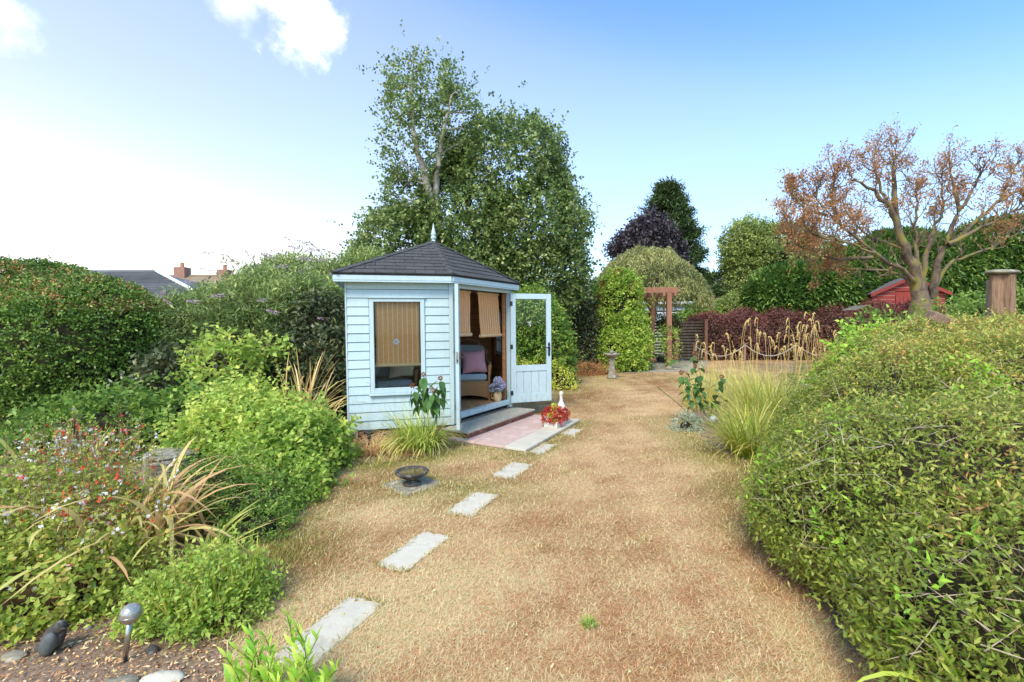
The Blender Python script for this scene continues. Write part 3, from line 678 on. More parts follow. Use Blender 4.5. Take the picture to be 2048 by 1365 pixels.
# roof
ZE, ZA = 2.147, 2.79
apex = ctr + EZ*ZA; EC = [A_, B_, C_, D_, F_]
rf = MB()
Vv = [tuple(p + EZ*(ZE-.012)) for p in EC] + [tuple(apex - EZ*.012)] + [tuple(p + EZ*(ZE-.03)) for p in EC]
rf.add(Vv, [(k, (k+1) % 5, 5) for k in range(5)] + [(6+k, 6+(k+1) % 5, (k+1) % 5, k) for k in range(5)] + [(10, 9, 8, 7, 6)])
roof = rf.build('roof', felt_edge, SH)
rg = random.Random(5)
for k in range(5):
    P_, Q_ = EC[k] + EZ*ZE, EC[(k+1) % 5] + EZ*ZE
    L = np.linalg.norm(Q_-P_); d = (Q_-P_)/L; mid = apex - P_; s0 = mid @ d; upv = mid - s0*d; SL = np.linalg.norm(upv); upv = upv/SL; nr = np.cross(d, upv)
    if nr[2] < 0: nr = -nr
    rows = 11 if SL > 1.3 else 9
    rh = SL/rows
    for r_ in range(rows):
        t0 = r_*rh - (.012 if r_ == 0 else 0); t1 = (r_+1)*rh
        xl0, xr0 = s0*t0/SL, L - (L-s0)*t0/SL; xl1, xr1 = s0*t1/SL, L - (L-s0)*t1/SL
        sw = .25; x = -.25 + (sw/2 if r_ % 2 else 0) + rg.uniform(-.01, .01)
        while x < L+.2:
            a0, b0 = max(x+.003, xl0), min(x+sw-.003, xr0); a1, b1 = max(x+.003, xl1), min(x+sw-.003, xr1)
            if b0-a0 > .02:
                if b1 <= a1: m1 = min(max((a1+b1)/2, a0), b0); a1, b1 = m1-.002, m1+.002
                j = rg.uniform(0, .0025)
                q = lambda s_, t_, h: tuple(P_ + d*s_ + upv*t_ + nr*h)
                MB().hexa([q(a0, t0, -.004), q(b0, t0, -.004), q(b1, t1, -.008), q(a1, t1, -.008), q(a0, t0, .009+j), q(b0, t0, .009+j), q(b1, t1, .001), q(a1, t1, .001)]).build('shingle', shingle_m, roof)
            x += sw
for k in range(5):   # hip caps
    P_ = EC[k] + EZ*(ZE+.004); v = apex - P_; L = np.linalg.norm(v); v /= L
    s_ = unit(np.cross(v, EZ)); nn = np.cross(s_, v); nh = 9
    for i_ in range(nh):
        a, b = L*i_/nh, L*(i_+1)/nh + .02; wv = .072
        q = lambda s, t, h: tuple(P_ + s_*s + v*t + nn*h)
        for sg in (-1, 1):
            pass
        MB().add([q(-wv, a, -.004), q(0, a, .02), q(wv, a, -.004), q(-wv, b, -.012), q(0, b, .011), q(wv, b, -.012)], [(0, 1, 4, 3), (1, 2, 5, 4), (0, 2, 1), (3, 4, 5), (0, 3, 5, 2)]).build('hip_shingle', shingle_m, roof)
# fascia and soffit
for k in range(5):
    P_, Q_ = EC[k], EC[(k+1) % 5]; fr = wallframe(P_, Q_); L = np.linalg.norm(Q_-P_)
    e = .012
    f_ = MB().box((e, -.022, ZE-.092), (L-e, -.002, ZE-.016), fr).build('fascia', blue_door, SH, bevel=.002)
    MB().box((e, -.026, ZE-.112), (L-e, -.006, ZE-.0935), fr).build('fascia_trim', blue, f_)
sf = MB(); ins = [inset(p, .98) for p in EC]; sf.add([tuple(p+EZ*(ZE-.08)) for p in ins]+[tuple(p+EZ*(ZE-.06)) for p in ins], [(4, 3, 2, 1, 0), (5, 6, 7, 8, 9)] + [(k, (k+1) % 5, 5+(k+1) % 5, 5+k) for k in range(5)])
sf.build('soffit', blue, SH)
MB().lathe(tuple(apex), [(.045, -.03), (.045, .0), (.03, .012), (.022, .022), (.034, .035), (.043, .052), (.043, .066), (.034, .084), (.028, .092), (.042, .102), (.042, .11), (.03, .15), (.016, .21), (.006, .27), (.001, .285)], 18).build('finial', blue_door, SH, smooth=True)
# doors
def door(hinge, dirv, flip, handle_side):
    """x along the leaf from the hinge, y = thickness"""
    d = unit(A3(*dirv, 0)); nrm = A3(-d[1], d[0], 0); fr = frame(A3(*hinge, 0), d, nrm); W, z0, z1, T = .70, .232, 1.978, .042
    m = MB()
    m.box((0, 0, z0), (.085, T, z1), fr); m.box((W-.085, 0, z0), (W, T, z1), fr)
    m.box((.085, .001, z1-.085), (W-.085, T-.001, z1), fr); m.box((.085, .001, z0), (W-.085, T-.001, z0+.13), fr); m.box((.085, .001, z0+.50), (W-.085, T-.001, z0+.60), fr)
    o = m.build('door', blue_door, SH, bevel=.003)
    MB().box((.08, T/2-.002, z0+.595), (W-.08, T/2+.002, z1-.08), fr).build('pane', glass, o)
    for k in range(4):
        a = .086 + k*.132; MB().box((a+.0025, .012, z0+.128), (a+.1295, T-.012, z0+.502), fr).build('panel_board', blue_door, o, bevel=.004)
    for z in (z0+.16, z0+.9, z1-.16):
        MB().box((-.012, -.006, z-.035), (.03, 0, z+.035), fr).tube([fr(-.006, -.006, z-.037), fr(-.006, -.006, z+.037)], .006).build('hinge', black_iron, o)
    return o, fr, W, z0, z1, T
o, fr, W, z0, z1, T = door((-.016, 7.50), (.665, .235), 1, 1)
# ornamental lever handle facing the camera (y = 0 side)
h = MB(); hx = W-.043; hz_ = 1.09
h.box((hx-.014, -.008, hz_-.085), (hx+.014, 0, hz_+.06), fr)
for dz, rr in ((.068, .020), (-.093, .020), (.09, .012), (-.115, .012), (.0, .022)): h.lathe((0, 0, 0), [(rr, 0), (rr, .009)], 10, lambda x, y, z, dz=dz: fr(hx + x, -z, hz_ + dz + y))
h.tube([fr(hx, -.008, hz_+.018), fr(hx, -.045, hz_+.018), fr(hx-.03, -.05, hz_+.02), fr(hx-.10, -.048, hz_+.014), fr(hx-.115, -.048, hz_+.022)], [.009, .009, .009, .008, .006], 8)
h.build('handle', black_iron, o, smooth=False)
o2, fr2, W, z0, z1, T = door((-.735, 6.30), (.062, -.70), 1, 1)
h = MB(); h.box((W, .008, 1.03), (W+.003, .034, 1.17), fr2); h.build('latch_plate', steel, o2)
h = MB(); h.box((W+.003, .014, 1.05), (W+.005, .028, 1.08), fr2); h.build('latch_bolt', black_iron, o2)
MB().box((W-.056, T, 1.0), (W-.03, T+.006, 1.16), fr2).tube([fr2(W-.043, T, 1.1), fr2(W-.043, T+.045, 1.1), fr2(W-.14, T+.045, 1.1)], .008).build('handle', black_iron, o2)

# ------------------------------------------------------------------ step and patio
st0 = A3(-.572, 5.92, 0); nS = A3(-.861, .509, 0); dS = A3(.509, .861, 0)
fS = frame(st0, dS, nS)    # x along the front edge, y towards the house
ST = thing('doorstep', 'low brick step with grey stone treads under the summerhouse doors', 'step', tuple(st0 + dS*.9 + nS*.2))
base = MB().box((.02, .02, .052), (1.78, .40, .108), fS).build('step_base', mortar, ST)
g = random.Random(3); x = .012
while x < 1.75:
    b = min(x+.215, 1.79); MB().box((x, .008+g.uniform(-.002, .002), .056), (b, .11, .112), fS).build('brick', brick_m, base); x += .224
for a, b in ((.0, 0), (.0, 1)):
    xx = .002 if b == 0 else 1.694
    yy = .112
    while yy < .38:
        MB().box((xx+.006, yy, .056), (xx+.1, min(yy+.2, .39), .112), fS).build('brick', brick_m, base); yy += .21
x = -.012
for wd in (.60, .62, .598):
    MB().box((x, -.018, .1135), (x+wd-.006, .40, .142), fS).build('tread_slab', step_slab, ST, bevel=.006); x += wd
PT = thing('patio', 'small patio of pink and pale cream paving slabs in front of the doorstep', 'patio', (.1, 6.4, 0))
pf0 = A3(.147, 5.39, 0); dP = unit(A3(.87, 1.69, 0)); nP = unit(A3(-.958, .59, 0)); fP = frame(pf0, dP, nP)
bp = MB().box((.012, .012, -.02), (1.888, 1.14, .018), fP).build('patio_base', mortar, PT)
g = random.Random(9)
cols = [0, .475, .95, 1.425, 1.90]
for k in range(4):
    MB().box((cols[k]+.003, 0, .019), (cols[k+1]-.003, .297, .05+g.uniform(-.001, .001)), fP).build('pale_slab', stone_slab, PT, bevel=.004)
for k in range(4):
    for y0, y1 in ((.303, .725), (.731, 1.15)):
        MB().box((cols[k]+.003, y0, .019), (cols[k+1]-.003, y1, .049+g.uniform(-.0015, .0015)), fP).build('pink_slab', pink_slab, PT, bevel=.004)

# ------------------------------------------------------------------ blinds, chairs and what stands inside
def blind(label, fr, x0, x1, ztop, zbot, y, skew=0., roll=.022, flower=False, nst=9, slats=70, wave=.004):
    o0 = fr((x0+x1)/2, y, zbot); t = thing('bamboo_blind', label, 'blind', o0, 'bamboo roller blinds in the summerhouse')
    m = MB(); H_ = ztop-zbot; dz = H_/slats
    g = random.Random(int(x0*100)+3)
    for k in range(slats):
        za = ztop - k*dz; f = k/slats; sx = skew*f; yy = y + wave*math.sin(f*7)
        m.box((x0+sx, yy-.002, za-dz*.93), (x1+sx, yy+.002+g.uniform(-.0007, .0007), za), fr)
    m.build('slats', bamboo, t, kind='stuff')
    for k in range(nst):
        xx = x0 + (x1-x0)*(k+.5)/nst
        for y_ in (.0052,):
            MB().hexa([fr(xx-.0042, y-.007, ztop), fr(xx+.0042, y-.007, ztop), fr(xx+.0042, y+.0075, ztop), fr(xx-.0042, y+.0075, ztop),
                       fr(xx-.0042+skew, y-.007, zbot), fr(xx+.0042+skew, y-.007, zbot), fr(xx+.0042+skew, y+.0075, zbot), fr(xx-.0042+skew, y+.0075, zbot)]).build('string', string_m, t)
    m = MB(); m.tube([fr(x0-.02+skew, y, zbot-roll*.6), fr(x1+.02+skew, y, zbot-roll*.6)], roll, 12); m.build('bottom_roll', bamboo_pale, t)
    MB().box((x0-.01, y-.012, ztop), (x1+.01, y+.012, ztop+.03), fr).build('head_rail', bamboo_pale, t)
    if flower:
        m = MB(); cx, cz = (x0+x1)/2-.02, ztop-.64*(ztop-zbot)
        for k in range(6):
            a = k*math.pi/3; q = (cx+.026*math.cos(a), cz+.026*math.sin(a))
            m.lathe((0, 0, 0), [(.017, 0), (.017, .004)], 8, lambda x, yv, z, q=q: fr(q[0]+x, y+.008+z, q[1]+yv))
        m.build('fabric_flower', white_stone, t)
    return t
blind('bamboo blind with white fabric flower behind the left window pane', fAB, .35, .905, 1.80, .985, -.085, flower=True)
blind('half raised bamboo blind nearest the left open door leaf', fBC, .13, .60, 1.945, 1.365, -.14, roll=.026, slats=50)
blind('crooked bamboo blind hanging beside the right door post', fBC, .80, 1.36, 1.945, 1.335, -.14, skew=.07, roll=.024, slats=52)

def armchair(label, c, rz, name='wicker_armchair'):
    t = thing(name, label, 'armchair', (*c, .275), 'wicker armchairs inside the summerhouse', rotz=rz)
    M0 = lambda x, y, z: (x, y, z)   # local: front = -y
    W_, D_ = .62, .60
    m = MB(); n = 14
    def arch_panel(p0, p1, zt, h0, h1, th, m):
        p0 = A3(*p0); p1 = A3(*p1); d = (p1-p0); nn = unit(A3(-d[1], d[0]))*th
        for k in range(n):
            a, b = k/n, (k+1)/n; za = h0 + (h1-h0)*math.sin(math.pi*a); zb = h0 + (h1-h0)*math.sin(math.pi*b)
            q0 = p0+d*a; q1 = p0+d*b
            m.hexa([(*q0, za), (*q1, zb), (*(q1+nn), zb), (*(q0+nn), za), (*q0, zt), (*q1, zt), (*(q1+nn), zt), (*(q0+nn), zt)])
    sk = MB()
    arch_panel((-W_/2, -D_/2), (W_/2, -D_/2), .29, .03, .09, .015, sk); arch_panel((W_/2, -D_/2), (W_/2, D_/2), .29, .03, .09, .015, sk)
    arch_panel((-W_/2, D_/2), (-W_/2, -D_/2), .29, .03, .09, .015, sk); arch_panel((W_/2, D_/2), (-W_/2, D_/2), .29, .03, .09, .015, sk)
    sk.build('skirt', wicker, t, world=False)
    for sx in (-1, 1):
        for sy in (-1, 1):
            MB().tube([(sx*W_/2, sy*D_/2, 0), (sx*W_/2, sy*D_/2, .56 if sy < 0 else .62)], .017, 8).build('leg', wicker, t, world=False)
        p = [A3(sx*W_/2, -D_/2-.01, .40), A3(sx*(W_/2+.02), -D_/2-.005, .55), A3(sx*(W_/2+.03), -D_/4, .585), A3(sx*W_/2, .10, .60), A3(sx*W_/2, D_/2, .68)]
        MB().tube(p, .022, 8).build('arm', wicker, t, world=False)
        MB().box((sx*W_/2-.006, -D_/2+.02, .29), (sx*W_/2+.006, D_/2, .565)).build('side_panel', wicker, t, world=False)
    MB().box((-W_/2, -D_/2, .285), (W_/2, D_/2, .31)).build('seat_frame', wicker, t, world=False)
    b = MB(); pts = [A3(-W_/2, D_/2, .3), A3(-W_/2-.01, D_/2+.06, .75), A3(-W_/4, D_/2+.11, .93), A3(0, D_/2+.12, .96), A3(W_/4, D_/2+.11, .93), A3(W_/2+.01, D_/2+.06, .75), A3(W_/2, D_/2, .3)]
    b.tube(pts, .022, 8)
    for k in range(11):
        x_ = -W_/2+.05+k*(W_-.1)/10; b.tube([(x_, D_/2, .3), (x_*1.02, D_/2+.1, .90-.12*abs(x_)/.3)], .007, 5)
    b.build('back_frame', wicker, t, world=False)
    MB().box((-W_/2+.03, -D_/2+.005, .312), (W_/2-.03, D_/2-.04, .42)).build('seat_cushion', cush_grey, t, world=False, bevel=.03)
    m = MB(); f2 = frame((0, D_/2-.06, .42), (1, 0, 0), (0, .96, .26), (0, -.22, .97))
    m.box((-W_/2+.05, -.03, 0), (W_/2-.05, .07, .46), f2); m.build('back_cushion', cush_grey, t, world=False, bevel=.04)
    return t
def pillow(label, mat, c, ex, ez, s, th, cat='cushion'):
    ex = unit(A3(*ex)); ez = unit(A3(*ez)); ey = np.cross(ez, ex); n = 12; V = []; F = []
    for side in (1, -1):
        for i_ in range(n+1):
            for j in range(n+1):
                u, v = i_/n*2-1, j/n*2-1; hh = th*max(0, (1-abs(u)**3)*(1-abs(v)**3))**.55*.5*side
                k = 1 - .10*(1-abs(u*v))*max(abs(u), abs(v))**3
                V.append(A3(*c) + ex*u*s[0]/2*k + ez*v*s[1]/2*k + ey*hh)
    for sdx in range(2):
        o_ = sdx*(n+1)**2
        for i_ in range(n):
            for j in range(n):
                a = o_+i_*(n+1)+j; F.append((a, a+1, a+n+2, a+n+1) if sdx else (a, a+n+1, a+n+2, a+1))
    o = MB().add(V, F).build(label[0], mat, None, smooth=True); 
    cc = A3(*c); me = o.data
    for v_ in me.vertices: v_.co = Vector(A3(*v_.co) - cc)
    o.location = tuple(cc); tag(o, label[1], cat); return o
armchair('wicker armchair with grey seat pad seen through the open doorway', (-.72, 7.80), R(8))
pillow(('cushion', 'dusty pink scatter cushion on the armchair in the doorway'), cush_pink, (-.62, 7.62, .895), (1, .12, .03), (-.16, .28, 1), (.40, .38), .16)
armchair('wicker armchair seen under the blind of the left window', (-1.85, 7.0), R(35))
pillow(('cushion', 'cream scatter cushion seen through the left window below the blind'), cush_cream, (-1.62, 6.93, .90), (1, .5, .05), (-.1, .3, 1), (.38, .34), .14)
pillow(('cushion', 'pale blue grey cushion leaning at the left edge of the left window'), cush_grey, (-2.02, 6.78, .90), (.6, .9, 0), (.25, .1, 1), (.36, .34), .12)
# hydrangea in a vase
vx = A3(-.235, 7.40, .275)
t = thing('potted_hydrangea', 'blue hydrangea in a cream jug on the summerhouse floor by the door post', 'potted plant', tuple(vx))
MB().lathe(tuple(vx), [(.045, 0), (.055, .02), (.068, .09), (.06, .14), (.05, .16), (.056, .172), (.048, .172), (.042, .15)], 20).build('pot', bamboo_pale, t, smooth=True)
m = MB(); m.tube([vx+A3(-.05, -.01, .13), vx+A3(-.095, -.01, .12), vx+A3(-.09, -.01, .06), vx+A3(-.062, -.01, .045)], .007); m.build('handle', bamboo_pale, t)
hyd = leafmat('hydrangea_petal', [(.20, .22, .42), (.36, .38, .60), (.56, .56, .72)], trans=.2)
darkleaf = leafmat('dark_leaf', [(.02, .05, .012), (.05, .11, .03), (.10, .18, .05)], trans=.2)
for k, (dx, dy, dz, rr) in enumerate(((-.075, -.02, .215, .062), (.01, -.03, .33, .068), (.07, 0, .26, .062), (-.01, .04, .27, .06), (.03, -.05, .225, .055))):
    cc = vx + A3(dx, dy, dz); Pn = unit(rng.normal(size=(260, 3))); Dn = unit(np.cross(Pn, rng.normal(size=(260, 3))) + Pn*.25)
    V, F = leaves_np(cc + Pn*rr*.92, Dn, .024, .022, fold=.05)
    nobj('flower_head', V, F, hyd, t, {'v': np.repeat(rng.uniform(0, 1, 260), 4)})
    MB().tube([vx+A3(dx*.2, dy*.2, .15), cc], .004, 5).build('stem', stem_green, t)
n = 46; aa = rng.uniform(0, 6.28, n); Pn = vx + np.stack([.03*np.cos(aa), .03*np.sin(aa), rng.uniform(.15, .24, n)], 1); Dn = unit(np.stack([np.cos(aa), np.sin(aa), rng.uniform(-.3, .5, n)], 1))
V, F = leaves_np(Pn, Dn, .10, .055); o = nobj('leaves', V, F, darkleaf, t, {'v': np.repeat(rng.uniform(0, 1, n), 4)})

# ------------------------------------------------------------------ ornaments
# white trough planter with red leaved plant, white goose
tp = A3(.60, 6.66, .05); fT = frame(tp, dP, nP)
t = thing('trough_planter', 'white stone trough planter with red and lime leaved plant on the patio corner', 'planter', tuple(tp))
m = MB(); hw, hd = .17, .10
m.box((-hw, -hd, 0), (hw, -hd+.022, .085), fT); m.box((-hw, hd-.022, 0), (hw, hd, .085), fT); m.box((-hw, -hd+.022, 0), (-hw+.022, hd-.022, .085), fT); m.box((hw-.022, -hd+.022, 0), (hw, hd-.022, .085), fT)
m.build('trough', white_stone, t, bevel=.004)
MB().box((-hw+.02, -hd+.02, .001), (hw-.02, hd-.02, .068), fT).build('compost', soil, t)
redleaf = leafmat('red_leaf', [(.14, .012, .012), (.34, .04, .03), (.50, .12, .08), (.38, .42, .07)], [0, .5, .8, 1], trans=.3)
limeleaf = leafmat('lime_leaf', [(.20, .28, .03), (.42, .48, .08), (.55, .58, .16)], trans=.35)
P, Nn = blob_points([((tp[0]-.03, tp[1]-.06, .20), (.15, .15, .11)), ((tp[0]+.10, tp[1]+.14, .18), (.11, .11, .09))], 170, skirt=False, seed=5, zmin=.1)
V, F, v = sprigs(P, Nn, 8, .06, .035, .020, up=.4, rand=.7, seed=6); o = nobj('red_foliage', V, F, redleaf, t, {'v': v*.85}); o['kind'] = 'stuff'
P, Nn = blob_points([((tp[0]-.03, tp[1]-.05, .21), (.045, .15, .13))], 26, skirt=False, seed=8, zmin=.1)
V, F, v = sprigs(P, Nn, 8, .06, .04, .024, up=.4, rand=.5, seed=9); o = nobj('lime_foliage', V, F, limeleaf, t, {'v': v}); o['kind'] = 'stuff'
gp = A3(.80, 7.72, 0)
t = thing('goose_ornament', 'white goose garden ornament with upright neck standing behind the trough planter', 'ornament', tuple(gp))
m = MB(); m.lathe(tuple(gp), [(.05, 0), (.075, .02), (.085, .07), (.075, .13), (.05, .18), (.030, .22), (.024, .27), (.024, .30), (.030, .325), (.034, .35), (.026, .375), (.006, .388)], 18); m.build('body', white_stone, t, smooth=True)
m = MB(); m.ell(tuple(gp+A3(.02, -.045, .338)), (.012, .038, .010)); m.build('beak', terracotta, t, smooth=True)
m = MB(); m.ell(tuple(gp+A3(.05, .05, .09)), (.05, .09, .05)); m.build('tail', white_stone, t, smooth=True)
# low basin on its slab
rb = A3(-.945, 4.36, 0)
t0 = rough_slab('basin_slab', (rb[0], rb[1]), 47, .44, .44, -.02, .012, grey_stone, seed=30, jit=.008); tag(t0, 'square mossy paving slab set in the lawn under the stone basin', 'paving slab')
t = thing('bird_basin', 'low dark stone basin on a short pedestal, holding rusty water, on the lawn', 'bird bath', (rb[0], rb[1], .012))
m = MB(); m.lathe((rb[0], rb[1], .012), [(.085, 0), (.088, .012), (.07, .022), (.05, .032), (.045, .045), (.052, .055), (.085, .066), (.12, .085), (.146, .105), (.156, .118), (.155, .128), (.143, .132), (.128, .126), (.118, .112), (.09, .098), (.0, .092)], 28); m.build('bowl', dark_stone, t, smooth=True)
water = surf('rusty_water', (.20, .11, .02), (.10, .075, .015), scale=14, rough=.06, bump=.02, spec=.6, c3=(.26, .13, .03))
m = MB(); m.lathe((rb[0], rb[1], .012), [(.119, .111), (.119, .114)], 28); m.build('water', water, t)
# stone bird bath farther back
bb = A3(2.67, 12.63, 0)
t = thing('bird_bath', 'tall grey stone bird bath on a round column in front of the leafy climber', 'bird bath', tuple(bb))
m = MB(); m.lathe(tuple(bb), [(.13, 0), (.135, .06), (.115, .08), (.10, .14), (.082, .34), (.075, .50), (.09, .55), (.11, .58)], 18); m.build('pedestal', grey_stone, t, smooth=True)
m = MB(); m.lathe(tuple(bb+A3(0, 0, .58)), [(.08, 0), (.16, .03), (.215, .07), (.22, .10), (.20, .105), (.17, .085), (.0, .07)], 22); m.build('bowl', grey_stone, t, smooth=True)
m = MB(); m.ell(tuple(bb+A3(.0, 0, .72)), (.06, .045, .045)); m.ell(tuple(bb+A3(-.04, 0, .77)), (.026, .026, .028)); m.ell(tuple(bb+A3(.08, 0, .71)), (.05, .02, .015)); m.build('stone_bird', grey_stone, t, smooth=True)
# ball solar light
sp = A3(-1.74, 2.06, 0); tip = A3(-1.715, 2.06, .185)
t = thing('solar_light', 'steel garden solar light with crackled glass ball, leaning in the near left bed', 'garden light', tuple(sp))
MB().tube([sp + A3(0, 0, .035), tip], [.0105, .0125], 12).build('stake', steel, t, smooth=True)
MB().tube([sp - A3(0, 0, .03), sp + A3(0, 0, .04)], [.004, .009], 8).build('spike', black_iron, t)
bc = tip + A3(.006, 0, .042)
cup = MB(); cup.lathe(tuple(bc), [(.012, -.045), (.026, -.038), (.037, -.024), (.043, -.008), (.0425, -.004), (.036, -.02), (.02, -.034)], 22); cup.build('cup', steel, t, smooth=True)
def crackle():
    m, tt, o_ = nodes('crackled_glass'); n_ = tt.nodes.new; l = tt.links.new
    p = n_('ShaderNodeBsdfPrincipled'); p.inputs['Base Color'].default_value = (.42, .40, .36, 1); p.inputs['Metallic'].default_value = .55; p.inputs['Roughness'].default_value = .2
    vo = n_('ShaderNodeTexVoronoi'); vo.inputs['Scale'].default_value = 60; tc_ = n_('ShaderNodeTexCoord'); l(tc_.outputs['Object'], vo.inputs['Vector'])
    b = n_('ShaderNodeBump'); b.inputs['Strength'].default_value = .5; b.inputs['Distance'].default_value = .004; l(vo.outputs[0], b.inputs['Height']); l(b.outputs[0], p.inputs['Normal']); l(p.outputs[0], o_.inputs[0]); return m
m = MB(); m.ell(tuple(bc), (.041, .041, .041), 24, 16); m.build('glass_ball', crackle(), t, smooth=True)
# mushroom solar light by the summerhouse
sp = A3(-1.72, 5.60, 0)
t = thing('solar_light', 'black mushroom shaped solar light in front of the summerhouse brick base', 'garden light', tuple(sp))
m = MB(); m.lathe(tuple(sp), [(.01, 0), (.012, .12), (.02, .15), (.022, .16)], 10); m.build('stake', black_iron, t)
m = MB(); m.lathe(tuple(sp), [(.028, .16), (.03, .205), (.028, .206)], 12); m.build('lens', surf('smoky_lens', (.12, .12, .12), rough=.2, bump=0), t)
m = MB(); m.lathe(tuple(sp), [(.058, .205), (.062, .212), (.050, .232), (.028, .244), (.0, .247)], 16); m.build('cap', black_iron, t, smooth=True)
# small globe light, right bed
sp = A3(2.79, 6.53, 0)
t = thing('solar_light', 'small pale globe solar light among the perennials of the right bed', 'garden light', tuple(sp))
MB().tube([sp, sp+A3(0, 0, .10)], .012, 8).build('stake', steel, t)
m = MB(); m.ell(tuple(sp+A3(0, 0, .145)), (.05, .05, .052)); m.build('globe', surf('frosted_globe', (.35, .40, .44), (.45, .48, .5), rough=.2, bump=0, spec=.6), t, smooth=True)
# dark bird ornament
bo = A3(-2.13, 2.12, 0); Mb = Matrix.Rotation(R(28), 4, 'Y').to_3x3()
t = thing('bird_ornament', 'dark bird ornament with a smooth grey breast sitting on the bark mulch', 'ornament', tuple(bo))
m = MB(); Mb = Matrix.Rotation(R(25), 3, 'Y')
m.ell(tuple(bo+A3(.0, .012, .068)), (.044, .042, .075), 18, 12, Mb); m.ell(tuple(bo+A3(.045, 0, .128)), (.025, .025, .028), 14, 10)
m.ell(tuple(bo+A3(-.045, .02, .018)), (.05, .03, .018), 12, 8); m.build('body', dark_stone, t, smooth=True)
m = MB(); m.ell(tuple(bo+A3(.010, -.024, .062)), (.033, .026, .058), 16, 10, Mb); m.build('breast', surf('slate_grey', (.085, .09, .09), (.13, .135, .13), scale=20, rough=.6, bump=.15), t, smooth=True)
m = MB(); m.ell(tuple(bo+A3(.066, -.014, .128)), (.018, .005, .005), 8, 6); m.build('beak', dark_stone, t)
# stones in the near bed
for k, (px, py, r, lab) in enumerate(((28, 1318, (.055, .035, .018), 'flat pale stone in the mulch at the left edge of the picture'), (325, 1362, (.085, .05, .02), 'broad pale stone in the mulch below the ball solar light'),
        (176, 1258, (.022, .016, .014), 'small grey pebble between the bird ornament and the solar light'), (305, 1306, (.03, .022, .02), 'dark clod of soil right of the ball solar light stake'), (235, 1372, (.09, .05, .012), 'grey flat stone at the bottom edge of the left bed'))):
    c = at(px, py); m = MB(); m.ell((0, 0, r[2]*.5), r, 14, 8); me_ = m
    m.V = [tuple(A3(*v)*(1+.16*noise3(A3(*v)*40+k))) for v in m.V]
    o = m.build('stone', (grey_stone, stone_slab, grey_stone, dark_stone, grey_stone)[k], None, smooth=True); o.location = (c[0], c[1], 0); tag(o, lab, 'stone')
# weathered stone drum
dr = A3(-3.28, 4.50, 0)
t = thing('stone_drum', 'round weathered grey stone drum with worn layered sides between the orange leaves and the bush', 'stone drum', tuple(dr))
m = MB(); prof = [(.21, 0)]
for k in range(7): prof += [(.225, .02+k*.045), (.222, .05+k*.045), (.210, .056+k*.045)]
prof += [(.225, .35), (.205, .372), (.19, .375)]
m.lathe(tuple(dr), [(r_, z_*.82) for r_, z_ in prof], 30); m.V = [tuple(A3(*v)+A3(0, 0, .02*noise3(A3(*v), 2))*(v[2] > .01)) for v in m.V]; m.build('drum', grey_stone, t, smooth=False)

#@@PART3
# ------------------------------------------------------------------ leaf colours
G_hedge = leafmat('hedge_leaf', [(.018, .045, .010), (.05, .105, .02), (.11, .19, .04), (.26, .34, .10)], [0, .35, .75, 1], trans=.25, rough=.35, k=1.8)
G_budd = leafmat('grey_green_leaf', [(.03, .06, .025), (.085, .14, .05), (.17, .25, .10), (.33, .40, .16)], [0, .35, .75, 1], trans=.35)
G_lime = leafmat('lime_leaf_mix', [(.05, .12, .018), (.17, .29, .05), (.31, .42, .10), (.46, .50, .14)], [0, .3, .7, 1], trans=.4)
G_mid = leafmat('mid_green_leaf', [(.02, .06, .012), (.07, .15, .025), (.17, .28, .06), (.34, .40, .12)], [0, .35, .75, 1], trans=.35)
G_birch = leafmat('birch_leaf', [(.02, .045, .015), (.06, .105, .035), (.14, .21, .08), (.36, .42, .22)], [0, .35, .75, 1], trans=.45, rough=.35, k=1.9)
G_con = leafmat('conifer_spray', [(.012, .035, .012), (.04, .10, .025), (.11, .20, .05), (.24, .34, .10)], [0, .35, .75, 1], trans=.2)
G_pine = leafmat('pine_needle', [(.012, .03, .012), (.03, .06, .022), (.07, .11, .04)], trans=.1)
G_light = leafmat('light_green_leaf', [(.05, .09, .03), (.14, .20, .06), (.25, .32, .12), (.36, .43, .19)], [0, .35, .75, 1], trans=.4)
G_purple = leafmat('dark_purple_leaf', [(.012, .010, .016), (.032, .028, .042), (.075, .07, .10), (.14, .13, .16)], [0, .4, .8, 1], trans=.2)
G_berb = leafmat('purple_hedge_leaf', [(.03, .015, .017), (.085, .042, .045), (.16, .085, .085), (.26, .16, .12)], [0, .35, .75, 1], trans=.25)
G_berbtip = leafmat('red_shoot_leaf', [(.14, .025, .03), (.26, .06, .065), (.38, .13, .12)], trans=.35)
G_willow = leafmat('willow_leaf', [(.05, .07, .03), (.13, .16, .07), (.25, .28, .13), (.38, .40, .22)], [0, .35, .75, 1], trans=.35)
G_dark = leafmat('blackish_green_leaf', [(.012, .022, .012), (.035, .055, .028), (.09, .11, .06), (.20, .18, .11)], [0, .4, .8, 1], trans=.15, rough=.35)
G_near = leafmat('honeysuckle_leaf', [(.02, .055, .010), (.085, .145, .028), (.19, .26, .05), (.36, .36, .11), (.48, .26, .09)], [0, .3, .66, .92, 1], trans=.35, rough=.38)
G_dead = leafmat('dead_brown_leaf', [(.20, .10, .05), (.36, .19, .10), (.48, .29, .16), (.44, .33, .17)], trans=.3, rough=.6, spec=.15, k=1.2)
G_croc = leafmat('strap_leaf_mix', [(.12, .18, .04), (.30, .36, .10), (.48, .44, .18), (.54, .35, .19), (.50, .27, .16)], [0, .25, .5, .72, 1], trans=.35, rough=.45)
G_crocdry = leafmat('dry_strap_leaf', [(.50, .40, .14), (.56, .36, .16), (.52, .26, .12), (.62, .44, .26)], trans=.3, rough=.5)
